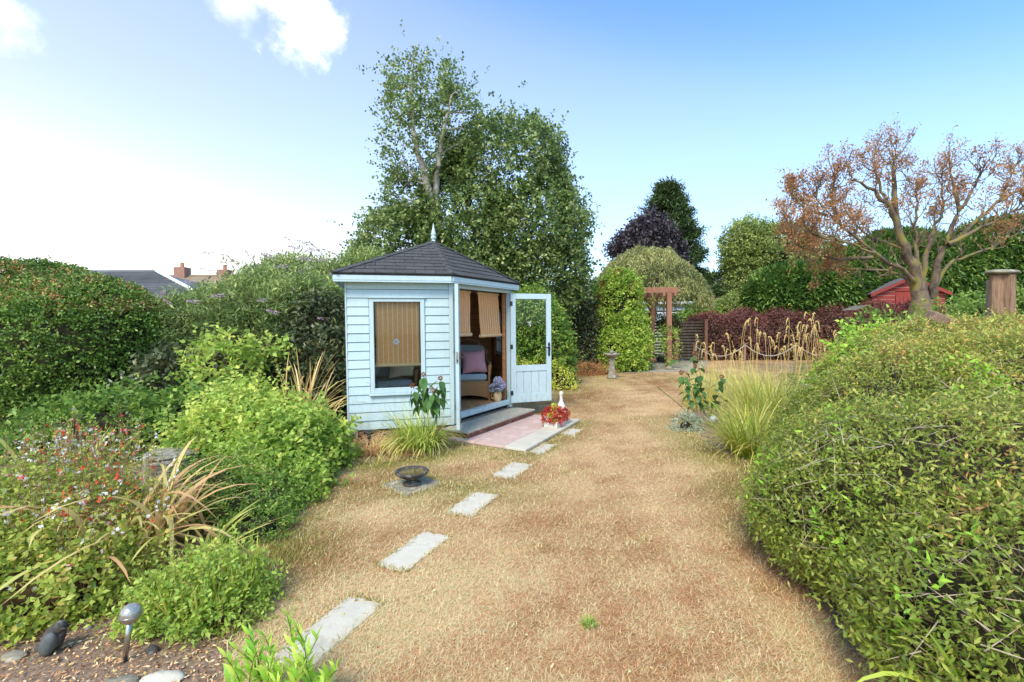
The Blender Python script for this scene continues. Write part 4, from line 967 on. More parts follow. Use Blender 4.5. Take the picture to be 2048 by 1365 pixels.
G_sedge = leafmat('sedge_leaf', [(.05, .12, .02), (.14, .25, .04), (.34, .40, .09), (.56, .50, .20), (.58, .34, .20)], [0, .3, .58, .8, 1], trans=.3)
G_grass2 = leafmat('border_grass_leaf', [(.07, .15, .02), (.18, .27, .035), (.40, .40, .11), (.58, .48, .24)], [0, .35, .7, 1], trans=.35)
G_seed = leafmat('dry_seedhead', [(.34, .24, .10), (.52, .40, .20), (.66, .54, .32)], trans=.25)
G_straw = leafmat('pinkish_straw', [(.30, .15, .08), (.50, .28, .16), (.64, .44, .28)], trans=.2)
G_fresh = leafmat('fresh_green_leaf', [(.10, .26, .03), (.22, .42, .05), (.38, .55, .10)], trans=.4, rough=.4)
G_salv = leafmat('salvia_leaf', [(.06, .12, .02), (.18, .27, .045), (.32, .38, .09), (.46, .38, .13)], [0, .35, .75, 1], trans=.4)
F_white = leafmat('white_petal', [(.76, .72, .66), (.80, .77, .72)], trans=.3)
F_red = leafmat('red_petal', [(.62, .03, .02), (.70, .08, .05)], trans=.3)
F_purple = leafmat('purple_floret', [(.26, .18, .36), (.42, .32, .52), (.52, .44, .58)], trans=.2)
F_pink = leafmat('pink_petal', [(.65, .35, .40), (.75, .5, .55)], trans=.3)

# ------------------------------------------------------------------ trees
def limb_tree(name, label, trunks, blobs, barkm, leafm, n_limb=40, tw=3, n_sprig=9000, per=7, slen=.35, L=.09, W=.07, group=None, seed=0, r_limb=.05, droop=0., bump=.16, up=.1, cut=.72, bf=.9, vn=.28, inner=None, inner_k=.6, vfun=None, cat='tree', skirt=False, loose=0.0, gapt=-.6):
    base = A3(*trunks[0][0][0]); base[2] = 0
    g = np.random.default_rng(seed+100)
    t = thing(name, label, cat, tuple(base), group)
    tk = NB(); pts_all = []
    for P, r in trunks:
        P = np.array(P, float); tt = np.linspace(0, 1, len(P)); q = np.linspace(0, 1, 14)
        PP = np.stack([np.interp(q, tt, P[:, i]) for i in range(3)], 1); rr = np.interp(q, [0, 1], r)
        PP[1:-1, :2] += g.normal(size=(12, 2))*rr[1:-1, None]*.25
        V, F = tube_np(PP, rr, 9); tk.add(V, F); pts_all.append((PP, rr))
    tk.build('trunk', barkm, t, smooth=True)
    bn = NB()
    tgt, _ = blob_points(blobs, n_limb, False, 0, 1, seed+3, cut=.6, zmin=.5)
    allP = np.concatenate([p for p, _ in pts_all]); allr = np.concatenate([r for _, r in pts_all])
    for T in tgt:
        cand = allP[:, 2] < T[2] - .15*np.linalg.norm(allP[:, :2]-T[:2], axis=1)
        cost = np.linalg.norm(allP - T, axis=1) + np.where(cand, 0, 50) + g.uniform(0, .6, len(allP))
        k = int(np.argmin(cost)); S = allP[k]; d = np.linalg.norm(T-S); r0 = min(allr[k]*.6, r_limb)
        midp = (S+T)/2 + A3(*(g.normal(size=2)*d*.08), d*(.10 if not droop else .16))
        B = bez(S, midp, S + (T-S)*.96, 8); V, F = tube_np(B, np.linspace(r0, r0*.2, 8), 5); bn.add(V, F)
        for _ in range(tw):
            a = g.uniform(.35, .95); s = B[int(a*7)]; e = s + unit((T-S) + g.normal(size=3)*d*.5)*d*g.uniform(.2, .4)
            V, F = tube_np(bez(s, (s+e)/2 + A3(0, 0, .05*d), e, 4), np.linspace(r0*.35, r0*.1, 4), 4); bn.add(V, F)
    o = bn.build('limbs', barkm, t); o['kind'] = 'stuff'
    if inner is not None: core('dark_core', blobs, t, inner, inner_k, .15, bf, skirt)
    P, Nn = blob_points(blobs, n_sprig, skirt, bump, bf, seed, cut=cut, zmin=.2)
    g2 = np.random.default_rng(seed+5)
    # scatter through the depth of the crown, not just its skin
    P = P - Nn*(g2.uniform(0, 1, len(P))**1.6*min(.9, .45*min(b[1][0] for b in blobs)))[:, None]
    if loose: P = P + Nn*(g2.exponential(loose, len(P)))[:, None]
    gap = noise3(P, 1.7) + .5*noise3(P, 4.1)
    keep = gap > gapt
    P, Nn = P[keep], Nn[keep]
    V, F, v = sprigs(P, Nn, per, slen, L, W, up=up, rand=.8, seed=seed, droop=droop, inset=.3, vn=vn, vfun=vfun)
    o = nobj('crown', V, F, leafm, t, {'v': v}); o['kind'] = 'stuff'
    return t
limb_tree('tall_tree', 'tall slender tree with pale bare upper limbs rising directly behind the summerhouse',
          [([(-1.95, 13.2, 0), (-1.95, 13.2, 2.5), (-2.05, 13.1, 4.3)], (.22, .13)), ([(-2.05, 13.1, 4.3), (-2.25, 12.7, 5.3), (-2.5, 12.4, 6.4), (-2.55, 12.5, 8)], (.12, .03)),
           ([(-2.05, 13.1, 4.3), (-1.95, 12.7, 5.6), (-1.75, 12.4, 6.4), (-1.5, 12.4, 7.4)], (.11, .025)), ([(-2.2, 13.0, 5.1), (-2.6, 12.9, 5.5), (-2.95, 12.9, 5.9)], (.05, .02))],
          [((-2.45, 13, 7.75), (.85, .75, 1.25)), ((-2.5, 13.1, 6.3), (.95, .8, 1.15)), ((-1.55, 13.2, 6.9), (.65, .7, 1.1)), ((-2.9, 13.1, 5.0), (.6, .6, .7))],
          bark_pale, G_birch, n_limb=38, n_sprig=3500, per=6, slen=.3, L=.085, W=.065, seed=11, r_limb=.035, loose=.12, cut=.7, gapt=-.12)
limb_tree('broad_tree', 'broad drooping leafy tree spreading behind and to the right of the summerhouse roof',
          [([(-.4, 13.8, 0), (-.45, 13.8, 2.4), (-.3, 13.8, 4.2)], (.24, .12)), ([(-.45, 13.8, 2.2), (-1.6, 13.7, 3.2), (-2.5, 13.6, 4.0)], (.12, .04)), ([(-.4, 13.8, 2.6), (.4, 13.7, 3.7), (.8, 13.7, 4.6)], (.10, .03)), ([(-.45, 13.8, 3.0), (-1.2, 13.6, 4.4), (-1.3, 13.6, 5.4)], (.09, .03))],
          [((-.15, 13.9, 5.85), (1.6, 1.4, 1.5)), ((.55, 13.9, 4.5), (1.5, 1.4, 1.5)), ((-1.3, 13.6, 4.5), (1.3, 1.2, 1.4)), ((-3.1, 13.5, 3.9), (1.1, .9, .95)), ((-3.7, 13.5, 3.05), (.7, .7, .8)), ((.95, 13.8, 3.0), (1.1, 1, 1.3)), ((-1.7, 13.5, 2.8), (1.9, 1.1, 1.4))],
          bark_dark, G_birch, n_limb=90, n_sprig=14500, per=7, slen=.36, L=.10, W=.075, seed=21, droop=.25, loose=.12, gapt=-.45, vn=.34)
limb_tree('purple_tree', 'dark purple leaved tree standing in front of the tall pine', [([(6.9, 24, 0), (6.9, 24, 4), (7, 24, 6)], (.2, .08))],
          [((6.9, 24, 5.2), (1.3, 1.2, 1.4)), ((5.75, 24, 5.2), (.75, .8, .55)), ((7.0, 24, 6.3), (.65, .7, .65)), ((7.6, 24, 4.4), (1.1, 1, 1.4)), ((6.1, 24, 3.8), (1.2, 1, 1.2))], bark_dark, G_purple, n_limb=24, n_sprig=4200, per=6, slen=.45, L=.16, W=.11, seed=31, inner=inner_m, inner_k=.7, loose=.08)
# pine
def conifer(name, label, base, h, rad, leafm, n, seed, L=.22, W=.05, z0=.12, power=.8, group=None, lump=.25):
    g = np.random.default_rng(seed); base = A3(*base); t = thing(name, label, 'tree', tuple(base), group)
    V, F = tube_np(np.array([base, base+A3(0, 0, h*.5), base+A3(0, 0, h*.97)]), [.2, .12, .02], 7); nobj('trunk', V, F, bark_dark, t)
    core('dark_core', [((base[0], base[1], h*.35), (rad*.62, rad*.5, h*.3)), ((base[0], base[1], h*.6), (rad*.4, rad*.4, h*.25))], t, inner_m, .9, .2, .9, False)
    bl = NB(); nb_ = 170; Ps = []; Ns = []
    for k in range(nb_):
        u = g.uniform(0, 1)**.8; z = h*(z0 + (1-z0)*u); r = rad*(1-u)**power*g.uniform(.65, 1.12) + .12
        a = g.uniform(0, 6.28); dr_ = A3(math.cos(a), math.sin(a), 0)
        s = base + A3(0, 0, z); e = s + dr_*r + A3(0, 0, r*g.uniform(-.1, .35)); m_ = (s+e)/2 + A3(0, 0, -.06*r)
        B = bez(s, m_, e, 6); Vv, Ff = tube_np(B, np.linspace(.03, .01, 6), 4); bl.add(Vv, Ff)
        q = max(6, int(n/nb_*(.3+r/rad))); tt = g.uniform(.25, 1, q)**.7
        X = s + (e-s)*tt[:, None]; X += g.normal(size=(q, 3))*A3(.22, .22, .10)*(lump/.25)
        Ps.append(X); Ns.append(unit(np.tile(dr_, (q, 1)) + g.normal(size=(q, 3))*.4))
    o = bl.build('branches', bark_dark, t); o['kind'] = 'stuff'
    P = np.concatenate(Ps); Nn = np.concatenate(Ns)
    V, F, v = sprigs(P, Nn, 7, .34, L, W, up=.25, rand=.35, seed=seed, spread=.75, vn=.3)
    o = nobj('crown', V, F, leafm, t, {'v': v}); o['kind'] = 'stuff'; return t
conifer('pine_tree', 'tall dark conical pine rising behind the purple leaved tree', (8.85, 27, 0), 9.2, 3.3, G_pine, 15000, 41, L=.30, W=.06)
# drooping conifer screens
def screen(name, label, blobs, n, seed, leafm=None, L=.26, W=.085, group=None):
    base = (blobs[0][0][0], blobs[0][0][1], 0); t = thing(name, label, 'tree', base, group)
    for b in blobs[:2]:
        V, F = tube_np(np.array([A3(b[0][0], b[0][1], 0), A3(b[0][0], b[0][1], b[0][2]+b[1][2]*.6)]), [.22, .06], 8); nobj('trunk', V, F, bark_dark, t)
    core('dark_core', blobs, t, inner_m, .84, .12, .6)
    P, Nn = blob_points(blobs, n, True, .14, .7, seed, cut=.88, front=facing)
    # tiers: each clump hangs outward and down like a fan
    Dn = Nn.copy(); Dn[:, 2] -= .55; Dn = unit(Dn)
    V, F, v = sprigs(P + Nn*.12, Dn, 9, .55, L, W, up=-.1, rand=.3, seed=seed, spread=.55, inset=.5, droop=.12, flat=.75, vn=.30,
                     vfun=lambda X, v: v)
    o = nobj('crown', V, F, leafm or G_con, t, {'v': v}); o['kind'] = 'stuff'; return t
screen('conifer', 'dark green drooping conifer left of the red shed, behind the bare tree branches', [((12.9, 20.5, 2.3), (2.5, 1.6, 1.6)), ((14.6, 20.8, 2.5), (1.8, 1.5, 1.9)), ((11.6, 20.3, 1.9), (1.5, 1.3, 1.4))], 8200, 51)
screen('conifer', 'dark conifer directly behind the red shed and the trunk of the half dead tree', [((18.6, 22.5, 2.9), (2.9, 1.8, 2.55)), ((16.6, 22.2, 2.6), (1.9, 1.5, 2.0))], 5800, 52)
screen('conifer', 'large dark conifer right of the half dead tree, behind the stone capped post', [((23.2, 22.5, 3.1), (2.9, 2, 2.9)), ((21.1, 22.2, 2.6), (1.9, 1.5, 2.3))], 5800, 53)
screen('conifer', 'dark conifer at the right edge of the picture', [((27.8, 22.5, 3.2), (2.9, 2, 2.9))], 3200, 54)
limb_tree('deciduous_tree', 'light green bushy tree behind the conifers, left of the half dead tree', [([(13.6, 26, 0), (13.6, 26, 3), (13.8, 26, 5)], (.25, .12))],
          [((14.3, 26, 4.9), (2.5, 1.6, 1.9)), ((12.9, 26, 5.4), (1.35, 1.2, 1.75)), ((16.6, 26.2, 4.6), (1.7, 1.4, 1.6)), ((12.9, 26, 3.0), (1.4, 1.2, 1.7))],
          bark_dark, G_light, n_limb=24, n_sprig=7600, per=6, slen=.4, L=.15, W=.09, seed=61, inner=inner_m, inner_k=.6, up=.4, loose=.06)
limb_tree('background_tree', 'small distant green tree between the pine and the light green tree, over the house roof', [([(14.8, 42, 0), (14.8, 42, 3)], (.25, .12))],
          [((17.6, 44, 4.5), (1.6, 1.4, 1.5)), ((20.8, 45, 4.6), (1.8, 1.4, 1.6))], bark_dark, G_mid, n_limb=10, n_sprig=1500, per=6, slen=.6, L=.3, W=.2, seed=65, inner=inner_m, inner_k=.7)
# weeping tree over the pergola
def weeping():
    c = A3(5.05, 17.6, 0); t = thing('weeping_tree', 'grey green weeping tree with a dome of hanging twigs over the pergola', 'tree', tuple(c))
    P = np.array([c, c+A3(.05, 0, 1.0), c+A3(.2, 0, 1.9), c+A3(.1, 0, 2.7)]); V, F = tube_np(P, [.22, .17, .15, .10], 9); nobj('trunk', V, F, bark_dark, t, smooth=True)
    g = np.random.default_rng(71); nb_ = NB(); tips = []
    for k in range(34):
        a = g.uniform(0, 6.28); r = g.uniform(.5, 2.1); s = c+A3(.12, 0, g.uniform(1.9, 2.8)); e = c + A3(r*math.cos(a)+.0, r*math.sin(a)*.8, 4.15 - .32*r*r*.9 + g.uniform(-.15, .1))
        m_ = (s+e)/2 + A3(0, 0, .6); B = bez(s, m_, e, 8); V, F = tube_np(B, np.linspace(.06, .015, 8), 5); nb_.add(V, F)
    o = nb_.build('limbs', bark_dark, t); o['kind'] = 'stuff'
    n = 2000; a = g.uniform(0, 6.28, n); r = 2.25*np.sqrt(g.uniform(0, 1, n)); 
    top = 4.35 - .42*r**2*.85 + .22*noise3(np.c_[r*np.cos(a)*1.5, r*np.sin(a)*1.5, a*0], 1.0)
    S = np.stack([c[0]+r*np.cos(a), c[1]+r*np.sin(a)*.8, top], 1)
    # hanging strands
    ln = g.uniform(.35, 1.3, n)*np.where(r > 1.7, 1.15, .8); ln = np.minimum(ln, np.maximum(S[:, 2]-1.95, .2))
    per = 13; tt = (np.arange(per)+g.uniform(0, 1, (n, per)))/per
    out = np.stack([np.cos(a), np.sin(a)*.8, 0*a], 1)
    X = S[:, None] + out[:, None]*(.25*np.sqrt(tt)*ln[:, None])[..., None] + A3(0, 0, 1)*(.10*np.sin(tt*2.2) - tt**1.4*ln[:, None])[..., None]
    X = X.reshape(-1, 3); D = unit(np.tile(A3(0, 0, -1), (len(X), 1)) + g.normal(size=(len(X), 3))*.5)
    V, F = leaves_np(X, D, g.uniform(.09, .16, len(X)), g.uniform(.022, .04, len(X)))
    v = np.clip(.5 + .3*noise3(X, 2.0) + g.normal(size=len(X))*.18 + .12*(X[:, 2]-3), 0, 1)
    o = nobj('crown', V, F, G_willow, t, {'v': np.repeat(v, 4)}); o['kind'] = 'stuff'
weeping()
# half dead tree
def dead_tree():
    base = A3(10.75, 12.5, 0); t = thing('half_dead_tree', 'large spreading tree with mossy limbs and withered brown leaves at its twig ends', 'tree', tuple(base))
    g = np.random.default_rng(81); nb_ = NB(); tk = NB(); leafP = []; leafD = []
    Vt, Ft = tube_np(np.array([base+A3(0, 0, -.05), base+A3(.02, 0, .5), base+A3(.05, 0, 1.2), base+A3(.06, 0, 1.75), base+A3(.03, 0, 2.55)]), [.34, .28, .27, .27, .10], 14)
    Vt += (noise3(Vt, 3.0)*.035)[:, None]*unit((Vt-base)*A3(1, 1, 0)); tk.add(Vt, Ft)
    limbs = [
        ([(1838, 600), (1827, 536), (1810, 498), (1792, 439), (1774, 404), (1735, 376), (1707, 357)], .155, -.3), ([(1792, 439), (1789, 372), (1787, 330), (1793, 305)], .085, -.1),
        ([(1832, 570), (1815, 548), (1745, 504), (1686, 457), (1651, 422), (1622, 378)], .065, -1.1), ([(1826, 580), (1804, 545), (1727, 539), (1657, 533), (1613, 521)], .045, .8),
        ([(1845, 590), (1833, 504), (1830, 451), (1836, 404), (1824, 370)], .065, .5), ([(1850, 595), (1850, 504), (1865, 460), (1892, 416), (1880, 345)], .085, .2),
        ([(1860, 605), (1865, 577), (1877, 512), (1897, 474), (1918, 422), (1956, 363), (1964, 335)], .115, -.5), ([(1897, 492), (1950, 445), (1997, 404), (2020, 363), (2030, 330)], .07, .9),
        ([(1897, 488), (1965, 454), (2023, 427), (2060, 410)], .055, -1.2), ([(1822, 510), (1774, 486), (1727, 468), (1692, 427), (1680, 400)], .045, 1.1),
        ([(1750, 506), (1690, 484), (1630, 468), (1580, 455)], .035, -1.6), ([(1918, 422), (1905, 370), (1895, 320)], .05, .6), ([(1860, 590), (1900, 520), (1975, 500), (2030, 470), (2080, 440)], .055, 1.4),
        ([(1774, 404), (1745, 340), (1750, 300)], .04, .8), ([(1686, 457), (1660, 400), (1668, 350)], .035, -.6), ([(1997, 404), (2060, 370), (2090, 340)], .045, .3), ([(1651, 430), (1610, 425), (1585, 390)], .045, -1.2),
        ([(1745, 515), (1680, 520), (1610, 500), (1570, 470)], .05, .1)]
    def rec(S, D, ln, r, lev):
        n = 5; B = [S]; d = D.copy()
        for k in range(n):
            d = unit(d + g.normal(size=3)*.16 + A3(0, 0, .12)); B.append(B[-1] + d*ln/n)
        B = np.array(B); V, F = tube_np(B, np.linspace(r, r*.45, n+1), 4 if lev else 5); nb_.add(V, F)
        if lev < 2:
            for k in range(3 if lev == 0 else 3):
                a = g.integers(2, n+1); nd = unit(d + g.normal(size=3)*.55 + A3(0, 0, .35)); rec(B[a], nd, ln*g.uniform(.45, .75), r*.5, lev+1)
        if lev >= 1:
            q = g.integers(3, 9); 
            for _ in range(q):
                a = g.uniform(.4, 1); leafP.append(B[int(a*n)] + g.normal(size=3)*.045); leafD.append(unit(d + g.normal(size=3)*.8))
    for L_, r0, off in limbs:
        m = len(L_); fr_ = np.linspace(0, 1, m) if L_[0][1] > 560 else np.linspace(.55, 1, m)
        if L_[0][1] <= 560 and L_[0][0] in (1897, 1918): fr_ = np.linspace(.5, 1, m)
        P = np.array([pt(p[0], p[1], 12.5 + off*f) for p, f in zip(L_, fr_)])
        q = np.linspace(0, m-1, 4*m); PP = np.stack([np.interp(q, np.arange(m), P[:, i]) for i in range(3)], 1)
        # smooth
        for _ in range(3): PP[1:-1] = .25*PP[:-2] + .5*PP[1:-1] + .25*PP[2:]
        PP[1:] += g.normal(size=PP[1:].shape)*.022
        rr = np.linspace(r0, max(.011, r0*.16), len(PP))**1.0*np.linspace(1, .72, len(PP)); V, F = tube_np(PP, rr, 8); tk.add(V, F)
        for k in range(len(PP)//4, len(PP)):
            for _ in range(2 if r0 > .1 else 3):
                if g.uniform() < (.75 if k > len(PP)*.4 else .3):
                    d = unit(PP[k]-PP[k-1]); nd = unit(d*.6 + g.normal(size=3)*.75 + A3(0, 0, .35)); rec(PP[k], nd, g.uniform(.28, .58), .014, 0 if g.uniform() < .7 else 1)
    tk.build('trunk', bark_moss, t, smooth=True)
    o = nb_.build('twigs', twig_grey, t); o['kind'] = 'stuff'
    P = np.array(leafP); D = np.array(leafD)
    # brown leaves cling to the outer twigs
    cen = A3(10.9, 12.5, 2.6); rel = (P - cen)/A3(3.1, 2.6, 2.9); k = (np.linalg.norm(rel, axis=1) > .62 + .18*noise3(P, 1.1)) | (g.uniform(size=len(P)) < .05)
    P, D = P[k], D[k]; k = g.uniform(size=len(P)) < np.where(P[:, 0] < 9.4, .66, .40); P, D = P[k], D[k]; P = np.repeat(P, 2, 0) + g.normal(size=(len(P)*2, 3))*.04; D = unit(np.repeat(D, 2, 0) + g.normal(size=(len(P), 3))*.6)
    V, F = leaves_np(P, D, g.uniform(.045, .085, len(P)), g.uniform(.022, .04, len(P)), fold=.5); v = np.clip(.45 + .3*noise3(P, 1.5) + g.normal(size=len(P))*.2, 0, 1)
    o = nobj('withered_leaves', V, F, G_dead, t, {'v': np.repeat(v, 4)}); o['kind'] = 'stuff'
dead_tree()

# ------------------------------------------------------------------ shrubs and hedges
# clipped hedge, left
hb = [((-8.7, 8.3, 1.0), (2.6, 1.7, 1.60)), ((-7.15, 7.9, 1.0), (1.35, 1.35, 1.30))]
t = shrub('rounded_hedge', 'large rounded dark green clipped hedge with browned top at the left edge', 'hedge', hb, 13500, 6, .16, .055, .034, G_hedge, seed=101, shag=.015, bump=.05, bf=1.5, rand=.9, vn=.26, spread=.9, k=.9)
P, Nn = blob_points(hb, 1500, True, .05, 1.5, 111, front=lambda P, n: (n[:, 2] > .55) & (noise3(P, 1.3) > -.1) & (P[:, 1] < 8.6))
V, F, v = sprigs(P, Nn, 6, .16, .05, .03, seed=7, rand=.9); o = nobj('browned_leaves', V, F, G_dead, t, {'v': np.clip(v+.2, 0, 1)}); o['kind'] = 'stuff'
# buddleia
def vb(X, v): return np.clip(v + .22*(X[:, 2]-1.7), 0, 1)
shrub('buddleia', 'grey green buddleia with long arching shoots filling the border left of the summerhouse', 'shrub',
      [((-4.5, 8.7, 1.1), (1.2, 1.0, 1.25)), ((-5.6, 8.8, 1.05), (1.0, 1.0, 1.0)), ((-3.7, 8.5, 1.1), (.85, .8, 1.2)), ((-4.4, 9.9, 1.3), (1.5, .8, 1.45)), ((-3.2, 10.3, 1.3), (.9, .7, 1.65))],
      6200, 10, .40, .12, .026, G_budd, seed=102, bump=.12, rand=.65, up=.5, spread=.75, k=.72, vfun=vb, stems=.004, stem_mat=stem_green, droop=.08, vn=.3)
bud = [o for o in C.objects if o.name == 'buddleia'][0]
# arching shoots with purple panicles
g = np.random.default_rng(5)
spike = None
pan = []
targets = [(430, 506), (470, 522), (505, 518), (545, 514), (600, 496), (618, 488), (640, 500), (575, 532), (655, 520), (420, 540), (395, 566), (490, 545), (530, 560), (610, 545), (560, 628), (612, 676), (505, 680), (640, 610), (596, 640), (680, 560), (330, 580), (345, 612), (310, 650), (450, 590), (660, 640), (535, 600), (590, 575), (400, 605), (625, 520), (520, 530)]
V_, F_2, v_ = None, None, None
m0 = NB(); nleaf = 150; zz = rng.uniform(0, 1, nleaf); aa = rng.uniform(0, 6.28, nleaf); rr = .017*(1-zz)**.7+.003
Pp = np.stack([rr*np.cos(aa), rr*np.sin(aa), zz*.17], 1); Dd = unit(np.stack([np.cos(aa), np.sin(aa), .6+0*aa], 1)); V, F = leaves_np(Pp, Dd, .014, .012, fold=.1)
panicle = mesh_np('flower_spike', V, F, F_purple, {'v': np.repeat(rng.uniform(0, 1, nleaf), 4)})
stb = NB(); LP = []; LD = []
for px, py in targets:
    dep = g.uniform(7.5, 8.1) if py > 570 else g.uniform(8.4, 9.6)
    e = pt(px, py, dep); s = e + A3(g.uniform(-.2, .6), g.uniform(.1, .5), -g.uniform(.5, .9)); m_ = (s+e)/2 + A3(.1, 0, .32)
    B = bez(s, m_, e, 9); Vt, Ft = tube_np(B, np.linspace(.007, .003, 9), 4); stb.add(Vt, Ft)
    for q in range(22): k = g.integers(1, 9); LP.append(B[k] + g.normal(size=3)*.012); LD.append(unit((B[k]-B[k-1])*2/np.linalg.norm(B[k]-B[k-1]) + g.normal(size=3)*.9 + A3(0, 0, -.4)))
    d = unit(B[-1]-B[-2] + A3(0, 0, -.01)); M = Matrix.Translation(Vector(e - origin_of(bud))) @ Vector(d).to_track_quat('Z', 'X').to_matrix().to_4x4() @ Matrix.Scale(g.uniform(.8, 1.3), 4)
    inst('flower_spike', panicle, bud, M)
o = stb.build('shoots', stem_green, bud); o['kind'] = 'stuff'
V, F = leaves_np(np.array(LP), np.array(LD), g.uniform(.07, .13, len(LP)), g.uniform(.016, .026, len(LP))); o = nobj('shoot_leaves', V, F, G_budd, bud, {'v': np.repeat(g.uniform(.35, .9, len(LP)), 4)}); o['kind'] = 'stuff'
shrub('yellowing_shrub', 'pale green and yellow leaved rambling shrub between the clipped hedge and the buddleia', 'shrub',
      [((-4.05, 6.75, 1.0), (.42, .36, .36)), ((-4.4, 6.9, .85), (.30, .3, .32)), ((-3.6, 6.85, 1.12), (.22, .2, .14))], 230, 7, .34, .085, .055, G_lime, seed=103, inner=None, k=.5, bump=.2, rand=.8, skirt=False, stems=.004, stem_mat=stem_brown, vfun=lambda X, v: np.clip(v-.05+.9*np.clip(X[:, 2]-1.25, 0, .4), 0, 1))
shrub('low_shrub', 'low shadowy green shrub between the clipped hedge and the salvia', 'shrub', [((-4.9, 5.6, .2), (.9, .5, .4)), ((-3.9, 5.7, .2), (.6, .45, .45))], 700, 7, .2, .07, .045, G_mid, seed=128, k=.7, shag=.06, bump=.2)
shrub('shadow_filler', 'dark green leaf filler standing in for deep shadow, low behind the orange leaves beside the summerhouse wall', 'shrub', [((-3.0, 7.5, .6), (.75, .5, .8)), ((-4.1, 7.4, .5), (.8, .5, .6)), ((-5.1, 7.3, .5), (.7, .5, .6)), ((-3.2, 7.9, 1.0), (.6, .5, .9))], 1500, 7, .25, .10, .05, G_dark, seed=104, k=.85)  # dark leaves added in place of the deep shadow over bare soil
shrub('white_flowered_climber', 'low climber with a mass of small white flowers below the grey tiled roof', 'shrub', [((-6.1, 9.6, 1.7), (.35, .3, .38))], 260, 8, .12, .05, .045, F_white, seed=105, skirt=False, inner=inner_m, k=.6)
# leafy bush
bb_ = [((-2.92, 5.2, .24), (.70, .54, .36)), ((-2.38, 4.95, .2), (.46, .46, .28)), ((-3.15, 5.55, .3), (.36, .38, .40)), ((-2.3, 4.5, .14), (.38, .32, .20)), ((-2.1, 5.0, .12), (.24, .3, .22)), ((-2.05, 4.15, .06), (.28, .28, .10))]
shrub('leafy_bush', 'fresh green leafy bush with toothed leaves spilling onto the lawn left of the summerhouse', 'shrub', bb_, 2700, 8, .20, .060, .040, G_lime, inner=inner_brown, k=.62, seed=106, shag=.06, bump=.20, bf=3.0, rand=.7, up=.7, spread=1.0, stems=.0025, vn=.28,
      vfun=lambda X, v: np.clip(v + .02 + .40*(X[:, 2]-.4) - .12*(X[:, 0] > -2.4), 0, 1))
# low green cover between bush and crocosmia
shrub('low_ground_plant', 'low feathery green plant along the lawn edge under the orange strap leaves', 'plant', [((-2.05, 3.72, .06), (.30, .35, .18)), ((-2.5, 3.9, .1), (.35, .3, .24)), ((-1.85, 3.35, .03), (.18, .22, .12))], 1100, 9, .12, .032, .012, G_mid, inner=inner_m, k=.7, seed=107, up=.9, rand=.7, vn=.3)
# salvia
sb = [((-2.60, 2.55, .08), (.42, .32, .17)), ((-3.15, 3.05, .16), (.6, .45, .28)), ((-2.95, 2.85, .10), (.34, .34, .20))]
t = shrub('salvia', 'spreading red and white flowered salvia bush filling the left bed', 'shrub', sb, 2500, 7, .15, .036, .026, G_salv, inner=inner_brown, k=.55, seed=108, shag=.05, bump=.22, bf=3.2, up=.8, rand=.8, spread=1.0, stems=.0016, vn=.3)
g = np.random.default_rng(9); nb_ = NB(); LP = []; LD = []; FP = []; lv = []
for k in range(560):
    a = g.uniform(0, 1); c = A3(-2.45 - 1.1*a + g.normal()*.20, 2.6 + 1.1*a + g.uniform(-.25, .4), 0); hgt = g.uniform(.32, .86)
    if hgt > .6 and c[1] < 2.8: hgt = .55
    ang = g.uniform(0, 6.28); ln = g.uniform(.04, .16)
    e = c + A3(ln*math.cos(ang), ln*math.sin(ang), hgt); m_ = (c+e)/2 + A3(g.normal()*.03, g.normal()*.03, .04); B = bez(c+A3(0, 0, .1), m_, e, 6)
    Vt, Ft = tube_np(B, .0014, 3); nb_.add(Vt, Ft)
    for _ in range(13): q = g.integers(1, 6); LP.append(B[q] + g.normal(size=3)*.008); LD.append(unit(g.normal(size=3) + A3(0, 0, .5)))
    for _ in range(g.integers(0, 3)): q = g.uniform(.65, 1); FP.append(B[0] + (B[-1]-B[0])*q + g.normal(size=3)*.012)
o = nb_.build('flower_stems', stem_brown, t); o['kind'] = 'stuff'
V, F = leaves_np(np.array(LP), np.array(LD), g.uniform(.012, .026, len(LP)), g.uniform(.007, .013, len(LP))); o = nobj('stem_leaves', V, F, G_salv, t, {'v': np.repeat(g.uniform(.2, .95, len(LP)), 4)}); o['kind'] = 'stuff'
P2, N2 = blob_points(sb, 40, True, .1, 2.6, 77, front=facing); FP += list(P2 + N2*.05)
FP = np.array(FP); col = g.uniform(0, 1, len(FP))
def florets(P, s, m, nm, par, k=4):
    Pq = np.repeat(P, k, 0) + g.normal(size=(len(P)*k, 3))*.004; D = unit(g.normal(size=(len(Pq), 3)) + A3(.1, -.6, -.1)); V, F = leaves_np(Pq, D, s*g.uniform(.7, 1.2, len(Pq)), s*.75, fold=.1)
    o = nobj(nm, V, F, m, par, {'v': np.repeat(g.uniform(0, 1, len(Pq)), 4)}); o['kind'] = 'stuff'; return o
florets(FP[col < .72], .025, F_white, 'white_flowers', t, 3); florets(FP[(col > .62)], .024, F_red, 'red_flowers', t, 3)
